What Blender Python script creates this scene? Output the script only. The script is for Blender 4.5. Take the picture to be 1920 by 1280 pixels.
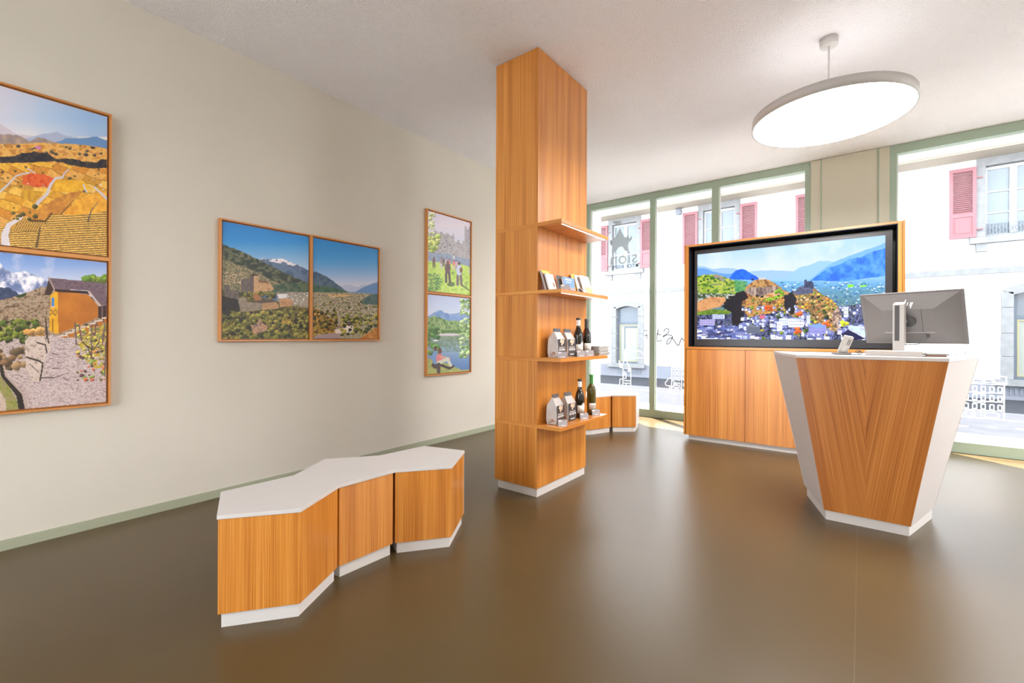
import bpy, bmesh, math, random
import numpy as np
from mathutils import Vector, Matrix

for o in list(bpy.data.objects):
    bpy.data.objects.remove(o, do_unlink=True)
scene = bpy.context.scene
COL = scene.collection
random.seed(7)

# ------------------------------------------------------------------ camera
YAW, ROLL = 0.6587, 0.004
cam_data = bpy.data.cameras.new('camera')
cam_data.sensor_fit = 'HORIZONTAL'
cam_data.sensor_width = 36.0
cam_data.lens = 846.81 * 36.0 / 1920.0
cam_data.shift_y = (630.19 - 640.0) / 1920.0
cam_data.clip_start = 0.02
cam = bpy.data.objects.new('camera', cam_data)
cam.matrix_world = (Matrix.Translation((0, 0, 1.16)) @ Matrix.Rotation(YAW, 4, 'Z')
                    @ Matrix.Rotation(math.pi / 2, 4, 'X') @ Matrix.Rotation(ROLL, 4, 'Z'))
COL.objects.link(cam)
scene.camera = cam

# ------------------------------------------------------------------ sky, sun, exposure
SKY_STRENGTH = 3.2
SUN_STRENGTH = 18.0
world = bpy.data.worlds.new('sky')
scene.world = world
world.use_nodes = True
bg = world.node_tree.nodes['Background']
bg.inputs['Color'].default_value = (0.86, 0.93, 1.0, 1)
bg.inputs['Strength'].default_value = SKY_STRENGTH
sun_data = bpy.data.lights.new('sun', 'SUN')
sun_data.energy = SUN_STRENGTH
sun_data.color = (1.0, 0.96, 0.91)
sun_data.angle = math.radians(0.6)
sun = bpy.data.objects.new('sun', sun_data)
el = math.radians(63)
sd = Vector((0.76 * math.cos(el), -0.65 * math.cos(el), -math.sin(el)))
sun.rotation_euler = sd.to_track_quat('-Z', 'Y').to_euler()
sun.location = (-6, 10, 14)
COL.objects.link(sun)
vs = scene.view_settings
vs.view_transform = 'Standard'
vs.look = 'None'
vs.exposure = 1.6
vs.gamma = 1.0
vs.use_curve_mapping = False

LAMP_DOWN, LAMP_UP, LAMP_UP_ADDED = 16.0, 0.40, 5.0
LED = 3.2
TV_STRENGTH = 0.40

# ------------------------------------------------------------------ dimensions
H = 3.24            # ceiling height
XL = -3.644         # left wall
XR = 4.3            # right wall
YB = -2.6           # back wall
YW = 6.379          # inner plane of the window wall
YO = 6.72           # outer plane of the window wall
FY = 12.8           # facade across the street
SZ = -0.03          # street level

# ------------------------------------------------------------------ materials
def srgb(r, g, b):
    def f(c):
        c /= 255.0
        return c / 12.92 if c <= 0.04045 else ((c + 0.055) / 1.055) ** 2.4
    return (f(r), f(g), f(b), 1.0)

def principled(name, color, rough=0.5, metal=0.0, spec=0.5, coat=0.0, coat_rough=0.1, noise=None, bump=None):
    m = bpy.data.materials.new(name)
    m.use_nodes = True
    nt = m.node_tree
    b = nt.nodes['Principled BSDF']
    b.inputs['Base Color'].default_value = color
    b.inputs['Roughness'].default_value = rough
    b.inputs['Metallic'].default_value = metal
    b.inputs['Specular IOR Level'].default_value = spec
    b.inputs['Coat Weight'].default_value = coat
    b.inputs['Coat Roughness'].default_value = coat_rough
    if noise:
        scale, amt = noise
        tc = nt.nodes.new('ShaderNodeTexCoord')
        n = nt.nodes.new('ShaderNodeTexNoise')
        n.inputs['Scale'].default_value = scale
        n.inputs['Detail'].default_value = 4
        nt.links.new(tc.outputs['Object'], n.inputs['Vector'])
        r = nt.nodes.new('ShaderNodeMapRange')
        r.inputs['From Min'].default_value = 0.3
        r.inputs['From Max'].default_value = 0.7
        r.inputs['To Min'].default_value = 1 - amt
        r.inputs['To Max'].default_value = 1 + amt
        nt.links.new(n.outputs['Fac'], r.inputs['Value'])
        mx = nt.nodes.new('ShaderNodeVectorMath')
        mx.operation = 'SCALE'
        mx.inputs[0].default_value = color[:3]
        nt.links.new(r.outputs['Result'], mx.inputs['Scale'])
        nt.links.new(mx.outputs['Vector'], b.inputs['Base Color'])
    if bump:
        scale, strength, dist = bump
        tc = nt.nodes.new('ShaderNodeTexCoord')
        n = nt.nodes.new('ShaderNodeTexNoise')
        n.inputs['Scale'].default_value = scale
        n.inputs['Detail'].default_value = 3
        nt.links.new(tc.outputs['Object'], n.inputs['Vector'])
        bp = nt.nodes.new('ShaderNodeBump')
        bp.inputs['Strength'].default_value = strength
        bp.inputs['Distance'].default_value = dist
        nt.links.new(n.outputs['Fac'], bp.inputs['Height'])
        nt.links.new(bp.outputs['Normal'], b.inputs['Normal'])
    return m

def emission(name, color, strength):
    m = bpy.data.materials.new(name)
    m.use_nodes = True
    nt = m.node_tree
    nt.nodes.remove(nt.nodes['Principled BSDF'])
    e = nt.nodes.new('ShaderNodeEmission')
    e.inputs['Color'].default_value = color
    e.inputs['Strength'].default_value = strength
    nt.links.new(e.outputs['Emission'], nt.nodes['Material Output'].inputs['Surface'])
    return m

def wood_material(name, dark, mid, light, rough=0.38, coat=0.6):
    """vertical-grain larch veneer: UV in metres, u across the grain, v along it"""
    m = bpy.data.materials.new(name)
    m.use_nodes = True
    nt = m.node_tree
    b = nt.nodes['Principled BSDF']
    uv = nt.nodes.new('ShaderNodeUVMap')
    uv.uv_map = 'grain'
    def noise(scale_u, scale_v, detail, rough_):
        mp = nt.nodes.new('ShaderNodeMapping')
        mp.inputs['Scale'].default_value = (scale_u, scale_v, 1)
        n = nt.nodes.new('ShaderNodeTexNoise')
        n.inputs['Scale'].default_value = 1.0
        n.inputs['Detail'].default_value = detail
        n.inputs['Roughness'].default_value = rough_
        nt.links.new(uv.outputs['UV'], mp.inputs['Vector'])
        nt.links.new(mp.outputs['Vector'], n.inputs['Vector'])
        return n.outputs['Fac']
    wide = noise(14, 0.35, 2, 0.5)
    fine = noise(230, 1.0, 2, 0.6)
    mixv = nt.nodes.new('ShaderNodeMix')
    mixv.inputs[0].default_value = 0.6
    nt.links.new(wide, mixv.inputs[2])
    nt.links.new(fine, mixv.inputs[3])
    ramp = nt.nodes.new('ShaderNodeValToRGB')
    cr = ramp.color_ramp
    cr.elements[0].position = 0.38
    cr.elements[0].color = dark
    cr.elements[1].position = 0.62
    cr.elements[1].color = light
    e = cr.elements.new(0.5)
    e.color = mid
    nt.links.new(mixv.outputs[0], ramp.inputs['Fac'])
    nt.links.new(ramp.outputs['Color'], b.inputs['Base Color'])
    b.inputs['Roughness'].default_value = rough
    b.inputs['Coat Weight'].default_value = coat
    b.inputs['Coat Roughness'].default_value = 0.22
    return m

def attribute_material(name, emit=0.0, rough=0.45):
    m = bpy.data.materials.new(name)
    m.use_nodes = True
    nt = m.node_tree
    b = nt.nodes['Principled BSDF']
    a = nt.nodes.new('ShaderNodeVertexColor')
    a.layer_name = 'picture'
    if emit:
        b.inputs['Base Color'].default_value = (0.01, 0.01, 0.012, 1)
        b.inputs['Roughness'].default_value = 0.45
        b.inputs['Specular IOR Level'].default_value = 0.15
        nt.links.new(a.outputs['Color'], b.inputs['Emission Color'])
        b.inputs['Emission Strength'].default_value = emit
    else:
        nt.links.new(a.outputs['Color'], b.inputs['Base Color'])
        b.inputs['Roughness'].default_value = rough
    return m

def glass_material(name, tint=(1, 1, 1, 1), refl=0.9):
    m = bpy.data.materials.new(name)
    m.use_nodes = True
    nt = m.node_tree
    nt.nodes.remove(nt.nodes['Principled BSDF'])
    t = nt.nodes.new('ShaderNodeBsdfTransparent')
    t.inputs['Color'].default_value = tint
    g = nt.nodes.new('ShaderNodeBsdfGlossy')
    g.inputs['Roughness'].default_value = 0.0
    lw = nt.nodes.new('ShaderNodeLayerWeight')     # Schlick reflectance, the same for both faces of the pane
    lw.inputs['Blend'].default_value = 0.5
    pw = nt.nodes.new('ShaderNodeMath')
    pw.operation = 'POWER'
    pw.inputs[1].default_value = 5.0
    nt.links.new(lw.outputs['Facing'], pw.inputs[0])
    sc = nt.nodes.new('ShaderNodeMath')
    sc.operation = 'MULTIPLY_ADD'
    sc.inputs[1].default_value = 0.9 * refl
    sc.inputs[2].default_value = 0.03 * refl
    nt.links.new(pw.outputs[0], sc.inputs[0])
    mx = nt.nodes.new('ShaderNodeMixShader')
    nt.links.new(sc.outputs[0], mx.inputs['Fac'])
    nt.links.new(t.outputs['BSDF'], mx.inputs[1])
    nt.links.new(g.outputs['BSDF'], mx.inputs[2])
    nt.links.new(mx.outputs['Shader'], nt.nodes['Material Output'].inputs['Surface'])
    return m

def film_material(name, color, trans=0.5):
    m = bpy.data.materials.new(name)
    m.use_nodes = True
    nt = m.node_tree
    nt.nodes.remove(nt.nodes['Principled BSDF'])
    d = nt.nodes.new('ShaderNodeBsdfDiffuse')
    d.inputs['Color'].default_value = color
    t = nt.nodes.new('ShaderNodeBsdfTranslucent')
    t.inputs['Color'].default_value = color
    mx = nt.nodes.new('ShaderNodeMixShader')
    mx.inputs['Fac'].default_value = trans
    nt.links.new(d.outputs['BSDF'], mx.inputs[1])
    nt.links.new(t.outputs['BSDF'], mx.inputs[2])
    nt.links.new(mx.outputs['Shader'], nt.nodes['Material Output'].inputs['Surface'])
    return m

M = {}
M['wall_sage'] = principled('sage_wall_paint', (0.635, 0.59, 0.51, 1), 0.75, noise=(0.9, 0.035), bump=(90, 0.08, 0.002))
M['wall_plain'] = principled('plain_wall_paint', (0.66, 0.63, 0.55, 1), 0.8, noise=(0.8, 0.03))
M['panel_beige'] = principled('beige_panel_paint', (0.60, 0.57, 0.45, 1), 0.6, noise=(1.5, 0.02))
M['ceiling'] = principled('rough_ceiling_plaster', (0.865, 0.835, 0.85, 1), 0.85, bump=(85, 1.0, 0.012))
M['floor'] = principled('polished_brown_floor', (0.088, 0.057, 0.022, 1), 0.32, spec=0.42, noise=(1.3, 0.06))
M['floor_seam'] = principled('floor_seam_filler', (0.115, 0.08, 0.038, 1), 0.3)
M['green'] = principled('sage_green_frame', (0.36, 0.45, 0.35, 1), 0.45)
M['baseboard'] = principled('sage_baseboard', (0.36, 0.38, 0.27, 1), 0.5)
M['white'] = principled('white_laminate', (0.63, 0.595, 0.575, 1), 0.4, noise=(3, 0.015))
M['white_satin'] = principled('white_satin_laminate', (0.60, 0.555, 0.54, 1), 0.6, spec=0.12)
M['white_plinth'] = principled('white_plinth', (0.66, 0.625, 0.60, 1), 0.45)
M['lamp_white'] = principled('lamp_white_metal', (0.56, 0.53, 0.515, 1), 0.4)
M['reveal'] = principled('white_outer_render', (0.80, 0.80, 0.80, 1), 0.85, noise=(6, 0.03))
WD, WM, WL = (0.42, 0.130, 0.012, 1), (0.61, 0.220, 0.028, 1), (0.74, 0.318, 0.060, 1)
M['wood'] = wood_material('larch_veneer', WD, WM, WL)
M['wood_dark'] = wood_material('larch_veneer_darker', (0.34, 0.100, 0.013, 1), (0.50, 0.170, 0.028, 1), (0.61, 0.24, 0.052, 1), rough=0.36)
M['wood_frame'] = wood_material('larch_frame', (0.42, 0.15, 0.030, 1), (0.56, 0.22, 0.052, 1), (0.66, 0.29, 0.08, 1), rough=0.4, coat=0.2)
M['black'] = principled('black_lacquer', (0.012, 0.012, 0.016, 1), 0.35)
M['bezel'] = principled('black_bezel', (0.03, 0.028, 0.03, 1), 0.3)
M['gap'] = principled('dark_joint', (0.02, 0.015, 0.01, 1), 0.8)
M['grey_plastic'] = principled('grey_plastic', (0.165, 0.155, 0.152, 1), 0.45)
M['silver'] = principled('silver_plastic', (0.37, 0.355, 0.34, 1), 0.35, metal=0.2)
M['dark_plastic'] = principled('dark_plastic', (0.05, 0.048, 0.05, 1), 0.4)
M['cable'] = principled('dark_cable', (0.06, 0.05, 0.045, 1), 0.5)
M['paper'] = principled('paper', (0.70, 0.68, 0.66, 1), 0.7)
M['paper_dull'] = principled('dull_paper', (0.42, 0.395, 0.38, 1), 0.8)
M['paper_grey'] = principled('grey_paper', (0.44, 0.42, 0.40, 1), 0.7)
M['paper_yellow'] = principled('yellow_paper', (0.80, 0.52, 0.07, 1), 0.6)
M['paper_lime'] = principled('pale_yellow_print', (0.72, 0.66, 0.22, 1), 0.6, noise=(60, 0.3))
M['paper_blue'] = principled('blue_print', (0.14, 0.28, 0.62, 1), 0.5)
M['paper_dark'] = principled('dark_print', (0.06, 0.05, 0.055, 1), 0.5, noise=(80, 0.5))
M['paper_brown'] = principled('brown_print', (0.30, 0.15, 0.09, 1), 0.5)
M['ink'] = principled('black_ink', (0.008, 0.008, 0.009, 1), 1.0, spec=0.0)
M['card'] = principled('grey_price_card', (0.34, 0.31, 0.32, 1), 0.5)
M['card_print'] = principled('white_card_print', (0.85, 0.83, 0.83, 1), 0.5)
M['card_red'] = principled('red_card_print', (0.70, 0.16, 0.2, 1), 0.5)
M['acrylic'] = glass_material('clear_acrylic', (0.93, 0.93, 0.93, 1), 1.0)
M['bag'] = principled('silver_kraft_bag', (0.50, 0.455, 0.43, 1), 0.38, metal=0.15, noise=(14, 0.10), bump=(18, 0.5, 0.01))
M['bag_dark'] = principled('dark_bag_print', (0.050, 0.048, 0.055, 1), 0.35, noise=(20, 0.3))
M['bag_top'] = principled('dark_bag_top', (0.12, 0.115, 0.125, 1), 0.3, noise=(20, 0.3))
M['nut'] = principled('nut_print', (0.74, 0.55, 0.40, 1), 0.5)
M['nut_brown'] = principled('brown_nut_print', (0.34, 0.13, 0.06, 1), 0.5)
M['bottle_dark'] = principled('dark_wine_glass', (0.012, 0.008, 0.006, 1), 0.06, spec=0.7)
M['bottle_red'] = principled('rose_red_glass', (0.32, 0.012, 0.012, 1), 0.08, spec=0.7)
M['bottle_olive'] = principled('olive_wine_glass', (0.075, 0.062, 0.008, 1), 0.06, spec=0.7)
M['foil_green'] = principled('green_foil', (0.06, 0.30, 0.05, 1), 0.4)
M['foil_grey'] = principled('dark_grey_foil', (0.07, 0.075, 0.075, 1), 0.45)
M['foil_white'] = principled('white_foil', (0.78, 0.76, 0.74, 1), 0.45)
M['foil_black'] = principled('black_foil', (0.015, 0.014, 0.015, 1), 0.3)
M['label_cream'] = principled('cream_label', (0.70, 0.66, 0.62, 1), 0.6)
M['glass'] = glass_material('window_glass')
M['film'] = film_material('grey_window_film', (0.20, 0.212, 0.21, 1), 0.6)
M['film_white'] = film_material('white_window_paint', (0.92, 0.92, 0.93, 1), 0.6)
M['facade'] = principled('white_house_render', (0.74, 0.735, 0.73, 1), 0.9, noise=(1.2, 0.02))
M['plinth_grey'] = principled('grey_house_plinth', (0.17, 0.18, 0.21, 1), 0.95, spec=0.1, noise=(2, 0.06))
M['stone'] = principled('grey_window_stone', (0.178, 0.182, 0.187, 1), 0.9, spec=0.1, noise=(9, 0.14))
M['shutter'] = principled('red_shutter_paint', (0.20, 0.075, 0.086, 1), 0.6)
M['casement'] = principled('white_casement', (0.34, 0.345, 0.355, 1), 0.5)
M['pane_far'] = principled('far_pane', (0.13, 0.16, 0.18, 1), 0.12, noise=(1.1, 0.35))
M['frame_blue'] = principled('grey_blue_frame', (0.06, 0.08, 0.105, 1), 0.5)
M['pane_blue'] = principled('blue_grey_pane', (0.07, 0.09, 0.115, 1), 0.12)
M['pane_pale'] = principled('pale_green_pane', (0.18, 0.195, 0.175, 1), 0.25)
M['yellow_trim'] = principled('yellow_frame', (0.22, 0.205, 0.10, 1), 0.5)
M['eave'] = principled('cream_eave_boards', (0.30, 0.265, 0.21, 1), 0.8)
M['gutter'] = principled('grey_gutter', (0.17, 0.165, 0.185, 1), 0.5)
M['roof'] = principled('roof_tiles', (0.30, 0.17, 0.12, 1), 0.8)
M['iron'] = principled('grey_iron', (0.12, 0.14, 0.17, 1), 0.5)
M['asphalt'] = principled('street_asphalt', (0.034, 0.0365, 0.043, 1), 1.0, spec=0.08, noise=(3.5, 0.12))
M['pavement'] = principled('pale_pavement', (0.27, 0.27, 0.27, 1), 0.8, noise=(5, 0.05))
M['lamp_light'] = emission('lamp_diffuser_light', (1.0, 0.965, 0.93, 1), LAMP_DOWN)
M['lamp_up'] = emission('lamp_uplight', (1.0, 0.96, 0.93, 1), LAMP_UP)
M['lamp_up_added'] = emission('added_lamp_uplight', (1.0, 0.96, 0.93, 1), LAMP_UP_ADDED)  # stronger uplight, only for the unseen pendants added to light the room
M['led'] = emission('led_strip_light', (1.0, 0.93, 0.84, 1), LED)
M['print'] = attribute_material('photo_print')
M['screen'] = attribute_material('lit_screen', TV_STRENGTH)

# ------------------------------------------------------------------ builders
class MB:
    """collects faces in world space; build() makes one mesh object"""
    def __init__(self):
        self.v, self.f, self.g = [], [], []
        self.smooth = []
    def face(self, pts, grain=(0, 0, 1), smooth=False):
        i = len(self.v)
        self.v += [Vector(p) for p in pts]
        self.f.append(tuple(range(i, i + len(pts))))
        self.g.append(Vector(grain))
        self.smooth.append(smooth)
    def box(self, x0, x1, y0, y1, z0, z1, grain=(0, 0, 1), mat=None):
        if x0 > x1: x0, x1 = x1, x0
        if y0 > y1: y0, y1 = y1, y0
        if z0 > z1: z0, z1 = z1, z0
        c = [Vector((x, y, z)) for z in (z0, z1) for y in (y0, y1) for x in (x0, x1)]
        if mat is not None: c = [mat @ p for p in c]
        for q in ((0, 2, 3, 1), (4, 5, 7, 6), (0, 1, 5, 4), (2, 6, 7, 3), (0, 4, 6, 2), (1, 3, 7, 5)):
            self.face([c[k] for k in q], grain)
        return self
    def prism(self, poly, z0, z1, grain=(0, 0, 1), top_poly=None):
        """poly: counter-clockwise xy outline"""
        n = len(poly)
        tp = top_poly or poly
        b = [Vector((p[0], p[1], z0)) for p in poly]
        t = [Vector((p[0], p[1], z1)) for p in tp]
        self.face(list(reversed(b)), (0, 1, 0))
        self.face(t, (0, 1, 0))
        for i in range(n):
            j = (i + 1) % n
            self.face([b[i], b[j], t[j], t[i]], grain)
        return self
    def extrude(self, pts, d, grain=(0, 0, 1)):
        """planar 3D outline (counter-clockwise seen from the front) pushed by vector d"""
        d = Vector(d)
        a = [Vector(p) for p in pts]
        b = [p + d for p in a]
        self.face(a, grain)
        self.face(list(reversed(b)), grain)
        n = len(a)
        for i in range(n):
            j = (i + 1) % n
            self.face([a[j], a[i], b[i], b[j]], grain)
        return self
    def lathe(self, prof, c, n=24, smooth=True, a0=0.0, a1=2 * math.pi):
        c = Vector(c)
        full = abs(a1 - a0 - 2 * math.pi) < 1e-6
        ks = [a0 + (a1 - a0) * k / n for k in range(n + 1)]
        for i in range(len(prof) - 1):
            (r0, z0), (r1, z1) = prof[i], prof[i + 1]
            for k in range(n):
                s0, c0, s1, c1 = math.sin(ks[k]), math.cos(ks[k]), math.sin(ks[k + 1]), math.cos(ks[k + 1])
                p = [Vector((r0 * c0, r0 * s0, z0)), Vector((r0 * c1, r0 * s1, z0)), Vector((r1 * c1, r1 * s1, z1)), Vector((r1 * c0, r1 * s0, z1))]
                if r0 < 1e-6: p = [p[0], p[2], p[3]]
                elif r1 < 1e-6: p = [p[0], p[1], p[2]]
                self.face([c + q for q in p], (0, 0, 1), smooth)
        return self
    def tube(self, path, r, n=8):
        path = [Vector(p) for p in path]
        rings = []
        for i, p in enumerate(path):
            t = (path[min(i + 1, len(path) - 1)] - path[max(i - 1, 0)]).normalized()
            ref = Vector((0, 0, 1)) if abs(t.z) < 0.9 else Vector((1, 0, 0))
            u = t.cross(ref).normalized()
            w = t.cross(u).normalized()
            rings.append([p + (u * math.cos(2 * math.pi * k / n) + w * math.sin(2 * math.pi * k / n)) * r for k in range(n)])
        for a, b in zip(rings, rings[1:]):
            for k in range(n):
                self.face([a[k], a[(k + 1) % n], b[(k + 1) % n], b[k]], (0, 0, 1), True)
        self.face(rings[0], (0, 0, 1))
        self.face(list(reversed(rings[-1])), (0, 0, 1))
        return self
    def stroke(self, pts, w, y, d=0.002):
        """a painted line in the xz plane at depth y (pts are (x, z)), d deep"""
        for (xa, za), (xb, zb) in zip(pts, pts[1:]):
            L = math.hypot(xb - xa, zb - za)
            if L < 1e-6: continue
            nx, nz = -(zb - za) / L * w / 2, (xb - xa) / L * w / 2
            ex, ez = (xb - xa) / L * w / 3, (zb - za) / L * w / 3
            q = [(xa + nx - ex, y, za + nz - ez), (xa - nx - ex, y, za - nz - ez), (xb - nx + ex, y, zb - nz + ez), (xb + nx + ex, y, zb + nz + ez)]
            if d: self.extrude(q, (0, d, 0))
            else: self.face(q)
        return self
    def build(self, name, mat, parent=None, loc=None, merge=True, bevel=0.0):
        """vertices are world positions; the object's origin is put at loc (or the base centre)"""
        if loc is None:
            lo = [min(p[k] for p in self.v) for k in range(3)]
            hi = [max(p[k] for p in self.v) for k in range(3)]
            loc = Vector(((lo[0] + hi[0]) / 2, (lo[1] + hi[1]) / 2, lo[2]))
        loc = Vector(loc)
        off = random.random() * 7
        me = bpy.data.meshes.new(name)
        me.from_pydata([tuple(p - loc) for p in self.v], [], self.f)
        uvl = me.uv_layers.new(name='grain')
        uvs = np.zeros((len(me.loops), 2), dtype=np.float32)
        li = 0
        for f, g in zip(self.f, self.g):
            n = Vector((0, 0, 0))
            p0 = self.v[f[0]]
            for a, b in zip(f[1:], f[2:]):
                n += (self.v[a] - p0).cross(self.v[b] - p0)
            if n.length < 1e-12: n = Vector((0, 0, 1))
            n.normalize()
            gg = g - n * g.dot(n)
            if gg.length < 1e-3:
                gg = Vector((0, 1, 0)) - n * n.y
                if gg.length < 1e-3: gg = Vector((1, 0, 0))
            gg.normalize()
            u = n.cross(gg)
            for k in f:
                uvs[li] = (self.v[k].dot(u) + off, self.v[k].dot(gg) + off)
                li += 1
        uvl.data.foreach_set('uv', uvs.ravel())
        me.polygons.foreach_set('use_smooth', self.smooth)
        me.materials.append(mat)
        if merge:
            bm = bmesh.new()
            bm.from_mesh(me)
            bmesh.ops.remove_doubles(bm, verts=bm.verts, dist=1e-5)
            bm.to_mesh(me)
            bm.free()
        me.update()
        o = bpy.data.objects.new(name, me)
        COL.objects.link(o)
        if parent is not None:
            o.parent = parent
            o.location = loc - world_loc(parent)
        else:
            o.location = loc
        if bevel:
            bv = o.modifiers.new('bevel', 'BEVEL')
            bv.width = bevel
            bv.segments = 2
            bv.limit_method = 'ANGLE'
        return o

def world_loc(o):
    p = Vector(o.location)
    while o.parent is not None:
        o = o.parent
        p = p + Vector(o.location)
    return p

def tag(o, label=None, cat=None, group=None, kind=None):
    if label: o['label'] = label
    if cat: o['category'] = cat
    if group: o['group'] = group
    if kind: o['kind'] = kind
    return o

def thing(name, loc, label, cat, group=None):
    o = bpy.data.objects.new(name, None)
    o.empty_display_size = 0.1
    o.location = loc
    COL.objects.link(o)
    return tag(o, label, cat, group)

def struct(o, label=None):
    o['kind'] = 'structure'
    if label: o['label'] = label
    return o

def struct_root(name, loc, label):
    o = bpy.data.objects.new(name, None)
    o.empty_display_size = 0.1
    o.location = loc
    COL.objects.link(o)
    o['kind'] = 'structure'
    o['label'] = label
    return o

def text_mesh(name, body, size, mat, parent, world_matrix, mirror=False, extrude=0.0006, align='LEFT', bold=0.0, width=None):
    """lettering as a thin mesh: local x to the right, y up, placed by world_matrix"""
    cu = bpy.data.curves.new(name, 'FONT')
    cu.body = body
    cu.size = size
    cu.extrude = extrude
    cu.offset = bold
    cu.align_x = align
    cu.resolution_u = 3
    tmp = bpy.data.objects.new(name + '_curve', cu)
    COL.objects.link(tmp)
    dg = bpy.context.evaluated_depsgraph_get()
    me = bpy.data.meshes.new_from_object(tmp.evaluated_get(dg))
    bpy.data.objects.remove(tmp, do_unlink=True)
    me.name = name
    if width:
        xs = [v.co.x for v in me.vertices]
        k = width / max(1e-6, max(xs) - min(xs))
        for v in me.vertices: v.co.x *= k
    pl = world_loc(parent) if parent is not None else Vector((0, 0, 0))
    org = Vector(world_matrix.translation)
    for v in me.vertices:
        c = v.co.copy()
        if mirror: c.x = -c.x
        v.co = (world_matrix @ c) - org
    me.materials.clear()
    me.materials.append(mat)
    o = bpy.data.objects.new(name, me)
    COL.objects.link(o)
    if parent is not None: o.parent = parent
    o.location = org - pl
    return o

def frame_matrix(origin, xdir, ydir):
    x = Vector(xdir).normalized()
    y = Vector(ydir).normalized()
    z = x.cross(y)
    m = Matrix.Identity(4)
    for i in range(3):
        m[i][0], m[i][1], m[i][2], m[i][3] = x[i], y[i], z[i], origin[i]
    return m

# ------------------------------------------------------------------ procedural pictures (numpy painter, stored as colours on a fine grid)
def value_noise(X, Y, scale, seed):
    rs = np.random.RandomState(seed)
    tab = rs.rand(256, 256)
    x, y = X / scale, Y / scale
    xi, yi = np.floor(x).astype(int), np.floor(y).astype(int)
    fx, fy = x - xi, y - yi
    fx, fy = fx * fx * (3 - 2 * fx), fy * fy * (3 - 2 * fy)
    a, b = tab[yi % 256, xi % 256], tab[yi % 256, (xi + 1) % 256]
    c, d = tab[(yi + 1) % 256, xi % 256], tab[(yi + 1) % 256, (xi + 1) % 256]
    return (a * (1 - fx) + b * fx) * (1 - fy) + (c * (1 - fx) + d * fx) * fy

def fbm(X, Y, scale, seed, octs=4):
    s, a, t = 0, 1.0, 0
    for k in range(octs):
        s = s + a * value_noise(X, Y, scale / 2 ** k, seed + k)
        t += a
        a *= 0.55
    return s / t

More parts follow.
